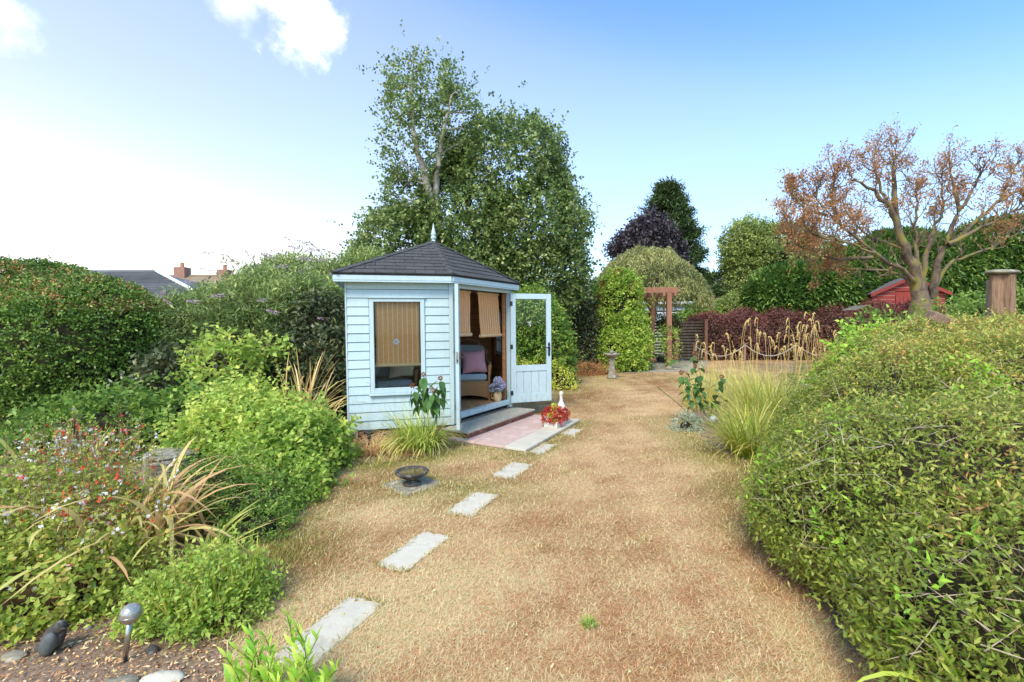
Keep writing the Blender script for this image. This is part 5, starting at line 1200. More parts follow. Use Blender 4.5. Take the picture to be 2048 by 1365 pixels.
# small bush by the solar light
sbb = [((-1.62, 2.46, .08), (.25, .24, .16)), ((-1.82, 2.40, .05), (.13, .14, .10)), ((-1.46, 2.36, .04), (.13, .13, .09))]
t = shrub('small_border_bush', 'small yellow green bush with upright narrow shoots behind the ball solar light', 'shrub', sbb, 620, 7, .12, .030, .016, G_lime, inner=inner_brown, k=.45, shag=.03, seed=109, bump=.15, bf=4, up=.9, rand=.7, stems=.0014)
n = 420; P, a = scatter_disc((-1.60, 2.45), .22, n, g); V, F, v = blades_np(P, a + g.normal(size=n)*.6, g.uniform(.16, .33, n), g.uniform(.006, .011, n), g.uniform(0, .45, n), g.uniform(-.1, .4, n), 5, 4)
o = nobj('shoots', V, F, G_grass2, t, {'v': v*.75}); o['kind'] = 'stuff'
# near hedge, right
nb3 = [((3.60, 3.7, .25), (1.38, 1.3, 1.02)), ((4.62, 4.7, .35), (1.62, 1.2, 1.13)), ((2.72, 2.62, .36), (1.20, 1.1, .66)), ((4.2, 3.3, .5), (1.5, 1.4, .90)), ((2.75, 1.75, .3), (1.32, .85, .52)), ((5.5, 4.3, .5), (1.2, 1.2, 1.0))]
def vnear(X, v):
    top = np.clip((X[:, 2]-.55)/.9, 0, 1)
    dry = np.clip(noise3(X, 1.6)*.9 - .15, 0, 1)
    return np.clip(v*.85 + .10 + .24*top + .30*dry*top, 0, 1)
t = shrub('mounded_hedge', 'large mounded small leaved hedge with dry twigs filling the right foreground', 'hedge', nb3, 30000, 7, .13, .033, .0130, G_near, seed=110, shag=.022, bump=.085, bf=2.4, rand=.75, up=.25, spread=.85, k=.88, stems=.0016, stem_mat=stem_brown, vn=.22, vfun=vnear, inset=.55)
P, Nn = blob_points(nb3, 2600, True, .075, 1.9, 131, front=facing)
D = g.normal(size=P.shape)*A3(1, 1, .35); D = unit(D - Nn*np.sum(D*Nn, 1)[:, None] + Nn*.08); E = P + Nn*.03 + D*g.uniform(.06, .30, (len(P), 1)); S = unit(np.cross(D, Nn))*.0026; P = P + Nn*.02
V = np.stack([P-S, P+S, E], 1).reshape(-1, 3); o = nobj('dry_twigs', V, np.arange(3*len(P)).reshape(-1, 3), twig_pale, t, {'v': np.zeros(3*len(P))}); o['kind'] = 'stuff'
P, Nn = blob_points(nb3, 900, True, .075, 1.9, 132, front=lambda P, n: facing(P, n) & (noise3(P, 2.4) > .45) & (P[:, 2] > .6))
V, F, v = sprigs(P + Nn*.03, Nn, 7, .12, .03, .011, seed=8); o = nobj('withered_leaves', V, F, G_dead, t, {'v': v}); o['kind'] = 'stuff'
P, Nn = blob_points(nb3, 420, True, .075, 1.9, 133, front=lambda P, n: facing(P, n) & (noise3(P, 1.7) > .5))
V, F, v = sprigs(P + Nn*.04, Nn, 7, .16, .045, .018, seed=9, up=.6); o = nobj('fresh_shoots', V, F, G_fresh, t, {'v': v*.8}); o['kind'] = 'stuff'
# green bramble sprigs on the crest
shrub('bramble', 'bright green leafy bramble growing over the left crest of the mounded hedge', 'plant', [((3.75, 4.95, 1.0), (.40, .3, .22)), ((4.15, 5.3, 1.2), (.45, .3, .2))], 230, 7, .18, .06, .038, G_fresh, seed=112, inner=None, skirt=False, stems=.002, stem_mat=stem_green, up=.7)
shrub('rose_bush', 'pink flowered rose and wild greenery beside the stone capped post', 'shrub', [((5.3, 6.8, .9), (.5, .5, .65)), ((6.3, 6.6, 1.0), (.7, .5, .8)), ((7.2, 7.0, 1.1), (.7, .5, .85))], 620, 8, .24, .055, .034, G_mid, seed=113, bump=.2, rand=.9, k=.7, stems=.003, stem_mat=stem_green, inner=inner_m)
# purple hedge behind the ropes
pb = [((7.9, 19.3, .9), (.95, .95, .85)), ((9.3, 19.2, .9), (1.2, 1.0, .93)), ((11.0, 19.1, .9), (1.3, 1.0, 1.0)), ((12.6, 18.9, .95), (1.3, 1.0, 1.08)), ((14.2, 18.5, 1.0), (1.3, 1.0, 1.1)), ((15.4, 18.0, 1.0), (1.0, 1.0, 1.1))]
t = shrub('purple_hedge', 'long clipped purple leaved hedge behind the rope and post edging', 'hedge', pb, 8500, 7, .22, .07, .042, G_berb, seed=114, shag=.03, bump=.07, bf=1.4, rand=.8, k=.9, vn=.3)
P, Nn = blob_points(pb, 1500, True, .07, 1.4, 134, front=lambda P, n: (n[:, 2] > .5))
V, F, v = sprigs(P + Nn*.05, Nn, 8, .36, .05, .024, seed=12, up=1.5, rand=.4); o = nobj('red_shoots', V, F, G_berbtip, t, {'v': v}); o['kind'] = 'stuff'
# shrubs above the purple hedge
for k, (bl, m, lab) in enumerate((([((8.6, 21.0, 1.5), (1.0, .7, .75)), ((7.5, 21.0, 1.2), (.7, .6, .6))], G_mid, 'bright green shrub above the left end of the purple hedge'), ([((9.9, 21.0, 1.7), (.95, .7, .95))], G_light, 'pale flowering green shrub behind the middle of the purple hedge'),
        ([((11.1, 21.0, 1.5), (.55, .5, .85)), ((12.0, 20.2, 1.6), (.42, .4, .95))], G_lime, 'lime green shrub above the purple hedge in front of the dark conifer'))):
    shrub('green_shrub', lab, 'shrub', bl, 1100, 7, .22, .09, .055, m, group='shrubs behind the purple hedge', seed=140+k, bump=.15, up=.6)
# leafy climber column on the pergola
cb = [((3.35, 14.75, .65), (.80, .62, .75)), ((3.42, 14.8, 1.5), (.72, .58, .70)), ((3.38, 14.8, 2.35), (.62, .55, .72)), ((3.6, 14.7, .95), (.62, .5, .6))]
t = shrub('leafy_climber', 'bright green climber smothering the left pergola post as a leafy column', 'climber', cb, 2500, 7, .22, .085, .055, G_lime, seed=115, skirt=True, bump=.12, bf=2, k=.78, rand=.8, vn=.3, vfun=lambda X, v: np.clip(v-.05, 0, 1))
P, Nn = blob_points(cb, 120, False, .1, 2, 135, front=lambda P, n: (P[:, 2] > 2.2) & (P[:, 1] < 14.7) & (noise3(P, 2) > 0)); V, F, v = sprigs(P + Nn*.05, Nn, 6, .2, .07, .05, seed=13); o = nobj('reddened_leaves', V, F, G_dead, t, {'v': v*.4}); o['kind'] = 'stuff'
# dark shrub and the ones seen through the door
shrub('dark_shrub', 'dense blackish green shrub left of the leafy climber', 'shrub', [((1.95, 14.9, 1.0), (.85, .7, 1.45)), ((2.65, 15.3, .9), (.6, .6, 1.3)), ((1.3, 15.1, .8), (.6, .6, 1.0))], 2600, 7, .22, .07, .042, G_dark, seed=116, bump=.12, k=.86, vn=.35)
shrub('light_shrub', 'green shrub seen through the glass of the open right door', 'shrub', [((.55, 11.6, 1.0), (.72, .6, 1.25)), ((1.05, 11.4, .7), (.35, .4, .95)), ((-.1, 11.8, 1.1), (.6, .6, 1.1))], 2300, 7, .22, .075, .042, G_mid, seed=117, bump=.15, k=.82, vn=.32, up=.5)
shrub('brown_tinged_hedge', 'tall mixed hedge with reddish top at the back between the dark shrub and broad tree', 'hedge', [((2.2, 17.4, 1.5), (1.5, .8, 1.5)), ((.6, 17.6, 1.4), (1.4, .8, 1.7)), ((3.6, 18.2, 1.2), (1.2, .8, 1.9)), ((-1.2, 17.4, 1.4), (1.3, .8, 1.6))], 2700, 7, .3, .10, .06, G_birch, seed=118, bump=.15, k=.85)
shrub('yellow_perennials', 'low yellow flowering perennials at the foot of the shrub behind the open door', 'plant', [((.75, 10.9, .2), (.5, .3, .42)), ((.2, 10.7, .2), (.4, .3, .4)), ((1.15, 10.7, .12), (.25, .22, .3))], 420, 7, .16, .045, .028, leafmat('yellow_green_flower', [(.12, .20, .03), (.34, .38, .06), (.62, .55, .10), (.70, .6, .25)], trans=.3), seed=119, up=.9, inner=inner_m, k=.6)
shrub('garden_edge_plants', 'small mixed green plants along the back lawn edge by the dark shrub', 'plant', [((1.45, 14.0, .12), (.35, .25, .35)), ((1.9, 14.1, .1), (.3, .2, .22)), ((4.2, 15.0, .1), (.2, .2, .5))], 330, 6, .16, .05, .026, G_light, seed=120, up=.9, inner=inner_m, k=.5)
shrub('withered_fern', 'low heap of withered orange brown fern beside the tall stone bird bath', 'plant', [((2.15, 13.7, .06), (.42, .3, .22)), ((2.65, 13.75, .05), (.3, .25, .18))], 420, 8, .24, .05, .014, G_dead, seed=121, up=.3, rand=.9, inner=inner_brown, k=.5)
# white clematis star seen through the door
c = pt(1059, 648, 10.7); t = thing('clematis_flower', 'single white star shaped flower seen through the open door glass', 'flower', tuple(c))
D = np.array([(math.cos(k*1.257), -.3, math.sin(k*1.257)) for k in range(5)]); V, F = leaves_np(np.tile(c, (5, 1)), unit(D), .085, .04); nobj('petals', V, F, F_white, t, {'v': np.ones(20)})

# ------------------------------------------------------------------ strap leaved clumps: every blade its own part
blade_cache = {}
def strap_mesh(kind, mat, seed, L, W, lean, bend, vv, tip):
    V, F, v = blades_np(np.zeros((1, 3)), np.zeros(1), L, W, lean, bend, 8, seed, vv, tip, wob=.35); return mesh_np('strap_leaf', V, F, mat, {'v': v})
def strap_clump(name, label, c, n, L, W, mat, seed, az0=None, azs=3.14, leans=(.1, 1.0), bends=(.3, 1.4), rad=.12, group=None, vr=(.1, .95), tip=.25):
    g = np.random.default_rng(seed); t = thing(name, label, 'plant', tuple(c), group)
    ms = [strap_mesh(name, mat, seed+k, g.uniform(*L), g.uniform(*W), g.uniform(*leans), g.uniform(*bends), g.uniform(*vr), tip*g.uniform(0, 1)) for k in range(26)]
    for k in range(n):
        az = (az0 + g.uniform(-azs, azs)) if az0 is not None else g.uniform(0, 6.28)
        p = g.normal(size=2)*rad; M = Matrix.Translation((p[0], p[1], 0)) @ Matrix.Rotation(az, 4, 'Z') @ Matrix.Rotation(g.normal()*.12, 4, 'X') @ Matrix.Scale(g.uniform(.75, 1.15), 4)
        inst('strap_leaf', ms[k % 26], t, M)
    return t
strap_clump('strap_leaved_plant', 'big clump of arching orange and yellow green strap leaves beside the salvia', (-2.50, 3.12, .04), 170, (.55, 1.0), (.022, .036), G_croc, 201, leans=(.05, .8), bends=(.9, 2.4), rad=.15, vr=(.3, 1.0), tip=.45)
strap_clump('strap_leaved_plant', 'small tuft of green and tan strap leaves at the near foot of the orange clump', (-2.0, 3.0, 0), 18, (.35, .55), (.018, .028), G_croc, 202, az0=-.3, azs=1.6, leans=(.5, 1.1), bends=(.2, .8), rad=.04, vr=(.05, .7))
strap_clump('withered_strap_plant', 'tall withered orange brown strap leaves standing behind the leafy bush', (-2.72, 5.98, 0), 80, (.85, 1.3), (.018, .032), G_crocdry, 203, leans=(.02, .40), bends=(.1, 1.6), rad=.12, vr=(0, 1))
strap_clump('withered_strap_plant', 'low drooping withered strap leaves against the left wall corner of the summerhouse', (-2.32, 5.55, 0), 60, (.5, .85), (.014, .024), G_crocdry, 204, leans=(.2, .7), bends=(.8, 1.9), rad=.10, vr=(0, 1))
strap_clump('strap_leaved_plant', 'two or three upright green strap leaves at the far left edge of the picture', (-3.75, 3.75, 0), 14, (.6, .85), (.022, .032), G_croc, 205, leans=(.05, .5), bends=(.1, .6), rad=.08, vr=(.1, .5), tip=.2)
# sedge in front of the summerhouse
def sedge(name, label, c, n, L, W, mat, seed, rad, leans=(.05, .8), bends=(.5, 1.9), cat='plant', vr=(0, .9), sc_=1, group=None):
    g = np.random.default_rng(seed); P, a = scatter_disc(c, rad, n, g); t = thing(name, label, cat, (c[0], c[1], 0), group)
    ln = g.uniform(*leans, n); V, F, v = blades_np(P, a + g.normal(size=n)*.9, g.uniform(*L, n)*g.uniform(.6, 1.1, n), g.uniform(*W, n), ln, g.uniform(*bends, n)*np.where(g.uniform(size=n) < .12, 2.2, 1), 7, seed, np.clip(g.uniform(*vr, n) + .35*(ln-.3), 0, 1), .25, wob=.45)
    o = nobj('leaves', V, F, mat, t, {'v': v}); o['kind'] = 'stuff'; return t
sedge('sedge_clump', 'arching sedge clump, green above and straw below, under the left summerhouse window', (-1.12, 5.55), 520, (.40, .72), (.008, .014), G_sedge, 301, .20, leans=(.02, .55), bends=(.3, 2.6), vr=(0, .7))
t = thing('straw_heap', 'flattened heap of pinkish dry straw below the summerhouse wall around the mushroom light', 'straw', (-1.7, 5.6, 0))
n = 1100; g = np.random.default_rng(77); P = np.stack([g.uniform(-2.15, -1.05, n), g.uniform(5.25, 5.85, n), g.uniform(0, .05, n)], 1); V, F, v = blades_np(P, g.uniform(0, 6.28, n), g.uniform(.12, .4, n), g.uniform(.005, .01, n), g.uniform(.9, 1.45, n), g.uniform(.1, .6, n), 4, 5)
o = nobj('straw', V, F, G_straw, t, {'v': v}); o['kind'] = 'stuff'
# dark leaved stem plant leaning over the sedge; each leaf a part
def heart_leaf(L, W, mat, nm='leaf', sag=.25):
    prof = [(0, .12), (.12, .75), (.3, 1.0), (.5, .86), (.72, .5), (.9, .18), (1, 0.01)]
    V = []; F = []
    for s, w_ in prof:
        z = -sag*L*s*s
        V += [(s*L, -w_*W/2, z + .12*W*w_), (s*L, 0, z), (s*L, w_*W/2, z + .12*W*w_)]
    for k in range(len(prof)-1):
        a = k*3; F += [(a, a+1, a+4, a+3), (a+1, a+2, a+5, a+4)]
    return mesh_np(nm, np.array(V), np.array(F), mat, {'v': np.full(len(V), rng.uniform(.2, .9))}, smooth=True)
def leafy_stems(name, label, stems, nleaf, L, W, mat, seed, cat='plant', heads=None, sag=.3, petiole=.03, drop=.5, r=.004, group=None, tmin=.3):
    g = np.random.default_rng(seed); t = thing(name, label, cat, tuple(stems[0][0]), group)
    ms = [heart_leaf(L*g.uniform(.75, 1.2), W*g.uniform(.8, 1.15), mat, 'leaf', sag*g.uniform(.5, 1.5)) for _ in range(8)]
    org = origin_of(t); k_ = 0
    for S in stems:
        S = [A3(*p) for p in S]; B = bez(S[0], S[1], S[2], 10); V, F = tube_np(B, np.linspace(r, r*.5, 10), 5); nobj('stem', V, F, stem_green, t)
        for k in range(nleaf):
            f = tmin + (1-tmin)*(k+g.uniform(0, 1))/nleaf; i_ = min(8, int(f*9)); p = B[i_] + (B[i_+1]-B[i_])*(f*9-i_)
            az = k*2.4 + g.normal()*.4; el = g.normal()*.3 - drop
            d = A3(math.cos(az)*math.cos(el), math.sin(az)*math.cos(el), math.sin(el)); p = p + d*petiole
            X = Vector(d); Z = Vector((0, 0, 1)); Y = Z.cross(X).normalized(); Z = X.cross(Y); M = Matrix((X, Y, Z)).transposed().to_4x4(); M.translation = Vector(p - org)
            inst('leaf', ms[k_ % 8], t, M); k_ += 1
        if heads:
            hm, hr = heads; m = MB(); Pn = unit(g.normal(size=(60, 3))); V, F = leaves_np(B[-1] + Pn*hr*.5, Pn, hr*.8, hr*.45); nobj('flower_head', V, F, hm, t, {'v': np.repeat(g.uniform(0, 1, 60), 4)})
    return t
brownhead = leafmat('brown_flower_head', [(.07, .03, .02), (.18, .075, .04), (.28, .13, .08)], trans=.1)
deepleaf = leafmat('deep_green_leaf', [(.02, .06, .02), (.05, .12, .035), (.10, .20, .06)], trans=.25, rough=.35)
s0 = A3(-.98, 5.5, 0)
leafy_stems('stem_plant', 'leaning plant with big drooping dark leaves and brown flower heads over the sedge clump', [(s0, s0+A3(0, -.05, .6), A3(-1.02, 5.4, .93)), (s0+A3(.05, 0, 0), s0+A3(.12, 0, .6), A3(-.83, 5.42, .88)), (s0+A3(.02, .02, 0), s0+A3(-.05, 0, .5), A3(-1.15, 5.4, .80)), (s0+A3(.08, .02, 0), s0+A3(.1, -.03, .5), A3(-.9, 5.3, .76))], 14, .15, .075, deepleaf, 401, heads=(brownhead, .028), drop=.95, tmin=.62)
p0 = A3(2.70, 6.85, 0)
leafy_stems('stem_plant', 'tall dark leaved perennial with reddish brown buds at the lawn edge of the right bed', [(p0, p0+A3(0, 0, .6), A3(2.35, 6.8, .98)), (p0+A3(.08, 0, 0), p0+A3(.1, 0, .6), A3(2.62, 6.75, 1.06)), (p0+A3(.12, -.1, 0), p0+A3(.2, -.1, .4), A3(2.98, 6.7, .72)), (p0+A3(-.05, 0, 0), p0+A3(-.1, 0, .4), A3(2.42, 6.75, .78)), (p0+A3(.05, 0, 0), p0+A3(.05, 0, .4), A3(2.6, 6.7, .88))], 13, .13, .08, deepleaf, 402, heads=(brownhead, .032), drop=.6, tmin=.3)
p0 = A3(2.86, 6.7, 0)
leafy_stems('stem_plant', 'short dark leaved shoots around the small globe light in the right bed', [(p0, p0+A3(0, 0, .2), p0+A3(-.12, -.05, .38)), (p0+A3(.1, 0, 0), p0+A3(.1, 0, .2), p0+A3(.16, 0, .40)), (p0+A3(-.3, 0, 0), p0+A3(-.3, 0, .1), p0+A3(-.36, 0, .22))], 9, .09, .05, deepleaf, 403, drop=.3)
# bright near plant at the bottom
def lance(L, W, mat):
    V, F, v = blades_np(np.zeros((1, 3)), np.zeros(1), L, W, .0, .5, 6, 3, rng.uniform(.1, .95), .1); 
    k = (np.arange(7)/6)[:, None]; wd = np.sin(np.clip(k*1.05+.05, 0, 1)*np.pi)**.7
    V = V.reshape(7, 2, 3); mid = V.mean(1, keepdims=True); V = mid + (V-mid)/np.maximum(np.linalg.norm(V[:, :1]-mid, axis=2, keepdims=True), 1e-5)*(W/2*wd[:, :, None]+.0003)
    return mesh_np('leaf', V.reshape(-1, 3), F, mat, {'v': v})
def lance_plant(name, label, stems, nleaf, L, W, mat, seed, group=None):
    g = np.random.default_rng(seed); t = thing(name, label, 'plant', tuple(stems[0][0]), group); org = origin_of(t)
    ms = [lance(L*g.uniform(.7, 1.2), W*g.uniform(.8, 1.2), mat) for _ in range(8)]
    for S in stems:
        S = [A3(*p) for p in S]; B = bez(*S, 10); V, F = tube_np(B, np.linspace(.003, .0018, 10), 5); nobj('stem', V, F, stem_green, t)
        for k in range(nleaf):
            f = .15 + .85*(k+.5)/nleaf; i_ = min(8, int(f*9)); p = B[i_] + (B[i_+1]-B[i_])*(f*9-i_)
            M = Matrix.Translation(Vector(p-org)) @ Matrix.Rotation(k*2.4 + g.normal()*.3, 4, 'Z') @ Matrix.Rotation(g.uniform(.35, .95)*(1.1-.5*f), 4, 'Y') @ Matrix.Scale(1.1-.45*f, 4)
            inst('leaf', ms[g.integers(0, 8)], t, M)
    return t
g = np.random.default_rng(55); stems = []
for k in range(21):
    b = A3(g.uniform(-1.07, -.70), g.uniform(1.62, 1.86), 0); hh = g.uniform(.20, .36) if b[0] < -.82 else g.uniform(.14, .26); e = b + A3(g.normal()*.05, g.normal()*.04, hh); stems.append((b, b + A3(g.normal()*.02, g.normal()*.02, hh*.5), e))
lance_plant('lance_leaved_plant', 'bright green plant with upright lance shaped leaves at the bottom edge', stems, 18, .10, .019, G_fresh, 404)
# blade at the bottom right
g = np.random.default_rng(56)
strap_clump('strap_leaved_plant', 'bright green folded strap leaf poking out at the bottom right below the hedge', (1.62, 1.55, .0), 7, (.40, .6), (.020, .030), G_fresh, 206, az0=2.2, azs=1.2, leans=(.1, .4), bends=(.4, 2.0), rad=.03, vr=(.3, .9))
# right border grasses
sedge('border_grass', 'bright green arching grass clump at the lawn edge beside the mounded hedge', (2.62, 5.2), 620, (.45, .85), (.006, .012), G_grass2, 302, .16, leans=(.05, .7), bends=(.4, 1.6), vr=(0, .7))
sedge('border_grass', 'tall yellow green grass clump behind the nearer green one in the right border', (3.55, 6.5), 800, (.5, 1.05), (.006, .012), G_grass2, 303, .34, leans=(.02, .5), bends=(.2, 1.0), vr=(.1, .85))
sedge('border_grass', 'sparse fine pale grass stems in front of the lawn below the rope posts', (3.9, 8.2), 900, (.5, .95), (.005, .009), G_grass2, 304, .9, leans=(.0, .4), bends=(.05, .8), vr=(.45, 1))
sedge('border_grass', 'olive grass clump between the dark leaved perennial and the tall grasses', (3.15, 6.1), 600, (.35, .7), (.006, .010), G_grass2, 305, .28, leans=(.05, .6), bends=(.3, 1.2), vr=(.3, 1))
shrub('fern', 'small green fern at the far side of the grasses by the hedge crest', 'plant', [((4.6, 7.1, .55), (.35, .3, .28)), ((4.2, 6.6, .35), (.3, .3, .3))], 260, 9, .2, .045, .014, G_mid, seed=122, up=.7, inner=inner_m, k=.5)
shrub('withered_conifer', 'small withered orange conifer sprig standing behind the fern', 'plant', [((6.15, 9.35, .75), (.14, .14, .36)), ((6.25, 9.35, .45), (.22, .2, .3))], 240, 8, .16, .04, .014, G_dead, seed=123, up=.7, inner=None, skirt=False)
# weeping seed heads
def seedheads():
    g = np.random.default_rng(91); t = thing('seedhead_grass', 'tall dry grass stalks with drooping seed heads in front of the purple hedge', 'grass', (4.0, 7.4, 0)); nb_ = NB(); LP = []; LD = []
    tg = [(1495, 642, 7.6), (1500, 665, 7.6), (1512, 690, 7.6), (1455, 668, 7.8), (1570, 648, 7.4), (1566, 672, 7.4), (1522, 672, 7.5), (1545, 680, 7.2), (1620, 632, 7.2), (1612, 645, 7.2), (1630, 650, 7.2), (1640, 660, 7.3), (1605, 665, 7.2), (1618, 668, 7.1), (1675, 668, 7.4), (1668, 682, 7.4), (1592, 690, 7.3), (1400, 678, 8.2), (1410, 690, 8.2), (1420, 700, 8.1), (1440, 695, 8), (1455, 702, 8), (1470, 700, 7.9), (1650, 690, 7.1), (1690, 690, 7.5), (1705, 665, 7.8), (1725, 660, 8), (1552, 694, 7.3), (1575, 700, 7.3), (1480, 712, 7.8), (1430, 715, 8), (1600, 700, 7), (1635, 705, 7), (1695, 700, 7.4), (1512, 640, 7.5), (1585, 665, 7.4), (1627, 640, 7.3)]
    for px, py, d in tg:
        for _ in range(2):
            e = pt(px + g.normal()*5, py + g.normal()*5, d + g.normal()*.15); s = A3(e[0] + g.normal()*.12 - .05, e[1] + g.uniform(-.3, .1), 0); m_ = A3(s[0]*.6+e[0]*.4, s[1], e[2]*1.0)
            B = bez(s, m_, e, 10); V, F = tube_np(B, np.linspace(.0045, .002, 10), 3); nb_.add(V, F)
            sg = g.choice([-1, 1]); hl = g.uniform(.07, .16); hx = e + A3(sg*hl*.45, 0, .02); h = bez(e, e + A3(sg*hl*.35, 0, .07), hx + A3(0, 0, -hl), 7); V, F = tube_np(h, [.002, .004, .006, .008, .008, .006, .002], 5); nb_.add(V, F)
            for k in range(30): i_ = g.integers(1, 7); LP.append(h[i_] + g.normal(size=3)*.004); LD.append(unit(A3(g.normal()*.7, g.normal()*.7, -1)))
    nb_.build('stalks', leafmat('dry_stalk', [(.45, .34, .16), (.5, .4, .2)], trans=.1), t)['kind'] = 'stuff'
    LP = np.array(LP); V, F = leaves_np(LP, np.array(LD), .022, .008); o = nobj('seed_heads', V, F, G_seed, t, {'v': np.repeat(g.uniform(0, 1, len(LP)), 4)}); o['kind'] = 'stuff'
seedheads()
# lavender-blue edging plant, weed in lawn, stray stalk
shrub('blue_grey_plant', 'low blue grey plant at the lawn edge below the dark leaved perennial', 'plant', [((2.42, 6.55, .04), (.16, .16, .14))], 130, 8, .09, .035, .012, leafmat('blue_grey_leaf', [(.12, .17, .16), (.24, .30, .28), (.36, .42, .38)], trans=.2), seed=124, inner=inner_m, k=.5)
w0 = at(1178, 1255); sedge('lawn_weed', 'small green tuft growing alone in the dry lawn right of centre', (w0[0], w0[1]), 120, (.03, .06), (.002, .004), G_mid, 306, .03, leans=(.1, .9), bends=(0, .8), vr=(.3, .8))
e = pt(1316, 776, 6.6); s = pt(1385, 830, 6.7); t = thing('stray_stalk', 'single thin green flower stalk leaning out over the lawn from the right bed', 'plant', tuple(s)); V, F = tube_np(bez(A3(*s)+A3(.05, 0, -.1), (e+s)/2+A3(0, 0, .02), e, 9), np.linspace(.004, .002, 9), 4); nobj('stalk', V, F, stem_green, t)
P = np.array([bez(s, (e+s)/2, e, 40)[k] for k in range(12, 40) for _ in range(5)]); V, F = leaves_np(P, unit(rng.normal(size=P.shape)), .016, .01); nobj('buds', V, F, G_mid, t, {'v': np.full(len(V), .4)})

# ------------------------------------------------------------------ structures behind
# pergola
PG = A3(5.05, 15.2, 0); t = thing('pergola', 'red brown timber pergola with one bare post, its left end buried in the climber', 'pergola', tuple(PG))
for x, y in ((5.05, 15.2), (3.35, 15.2), (5.05, 17.0), (3.35, 17.0)): MB().box((x-.075, y-.075, 0), (x+.075, y+.075, 2.44), None).build('post', wood_red, t, bevel=.01)
for y in (15.2, 17.0): MB().box((3.0, y-.03, 2.445), (5.35, y+.03, 2.62)).build('beam', wood_red, t, bevel=.008)
for k in range(6): x = 3.35+k*.36; MB().box((x-.025, 14.9, 2.32), (x+.025, 17.25, 2.442)).build('rafter', wood_red, t, bevel=.006)
# pale outbuilding behind the weeping tree
OB = A3(7.2, 22.5, 0); t = thing('outbuilding', 'pale blue white outbuilding with dark framed windows glimpsed under the weeping tree', 'building', tuple(OB))
MB().box((6.0, 22.2, 0), (8.5, 25, 2.35)).build('wall', pale_render, t)
MB().box((5.9, 22.0, 2.355), (8.6, 25.1, 2.47)).build('roof', white_paint, t)
for k in range(4):
    w_ = MB().box((6.12+k*.6, 22.16, 1.25), (6.64+k*.6, 22.195, 1.98)).build('window', white_paint, t); MB().box((6.16+k*.6, 22.15, 1.29), (6.60+k*.6, 22.158, 1.94)).build('pane', pale_render if k % 2 else dark_glass, w_)
MB().box((6.0, 22.14, 2.0), (8.5, 22.19, 2.06)).build('gutter', black_iron, t)
# slatted fence with posts
t = thing('slatted_fence', 'dark horizontal slat fence with red brown posts between pergola and purple hedge', 'fence', (5.9, 18.3, 0))
for k in range(4): x = 4.1+k*1.13; MB().box((x-.06, 18.2, 0), (x+.06, 18.32, 1.62)).build('post', wood_red, t, bevel=.01)
for k in range(13): MB().box((3.4, 18.34+.004*(k % 2), .08+k*.115), (7.6, 18.37+.004*(k % 2), .08+k*.115+.08)).build('slat', bark_dark, t)
shrub('ivy', 'dark ivy tumbling over the top of the slatted fence', 'climber', [((5.9, 18.15, 1.45), (.5, .18, .28)), ((4.6, 18.1, 1.2), (.7, .18, .5))], 420, 7, .2, .07, .05, G_dark, seed=125, skirt=False, inner=inner_m, k=.7)
shrub('post_climber', 'slender yellow green climber around the bare pergola post', 'climber', [((5.05, 15.1, .75), (.2, .16, .6)), ((5.25, 15.2, .9), (.13, .12, .4)), ((4.85, 15.25, 1.0), (.1, .1, .4))], 170, 6, .18, .055, .035, G_lime, seed=126, skirt=False, inner=None)
# things under the pergola
t = thing('planter_bowl', 'round terracotta bowl on the stone slab under the pergola', 'pot', (4.55, 15.6, .1)); m = MB(); m.lathe((4.55, 15.6, .16), [(.10, 0), (.17, .05), (.20, .12), (.205, .14), (.18, .14), (.15, .10)], 18); m.build('bowl', terracotta, t, smooth=True)
t = thing('planter_trough', 'dark oval planter behind the terracotta bowl under the pergola', 'pot', (4.6, 16.2, .1)); m = MB(); m.lathe((4.55, 16.2, .16), [(.2, 0), (.30, .1), (.36, .24), (.38, .27), (.34, .27)], 18); m.build('tub', black_iron, t, smooth=True)
t = thing('log_pile_ornament', 'small dark wheelbarrow shaped planter beside the terracotta bowl', 'planter', (5.15, 15.9, 0)); m = MB(); m.hexa([(4.98, 15.8, .12), (5.25, 15.8, .12), (5.25, 16.1, .12), (4.98, 16.1, .12), (4.9, 15.72, .36), (5.33, 15.72, .36), (5.33, 16.18, .36), (4.9, 16.18, .36)]); m.build('tray', black_iron, t, bevel=.01)
m = MB(); m.tube([(4.85, 15.78, .1), (4.85, 15.83, .1)], .1, 14); m.build('wheel', black_iron, t); MB().tube([(5.2, 15.8, .3), (5.45, 15.75, .42)], .015).tube([(5.2, 16.1, .3), (5.45, 16.1, .42)], .015).build('handle', black_iron, t)
o = rough_slab('paving_slab', (4.45, 15.55), 6, 1.25, .8, 0, .15, grey_stone, seed=33, jit=.02); tag(o, 'low broad stone slab under the pergola carrying pots', 'stone slab')
for k, (x, y, r) in enumerate(((3.75, 14.55, .16), (4.95, 14.9, .11), (5.1, 14.75, .08))):
    m = MB(); m.ell((0, 0, r*.45), (r, r*.7, r*.6), 10, 7); m.V = [tuple(A3(*v)*(1+.2*noise3(A3(*v)*9+k))) for v in m.V]; o = m.build('rock', grey_stone, None); o.location = (x, y, 0)
    tag(o, ('pale rock at the foot of the leafy climber', 'larger grey rock by the bare pergola post', 'small grey rock next to the bare pergola post')[k], 'rock')
shrub('brown_potted_shrub', 'small brown leaved shrub in shade behind the pots under the pergola', 'plant', [((4.35, 16.7, .75), (.28, .25, .35))], 170, 6, .18, .06, .04, G_dead, seed=127, skirt=False, inner=None)
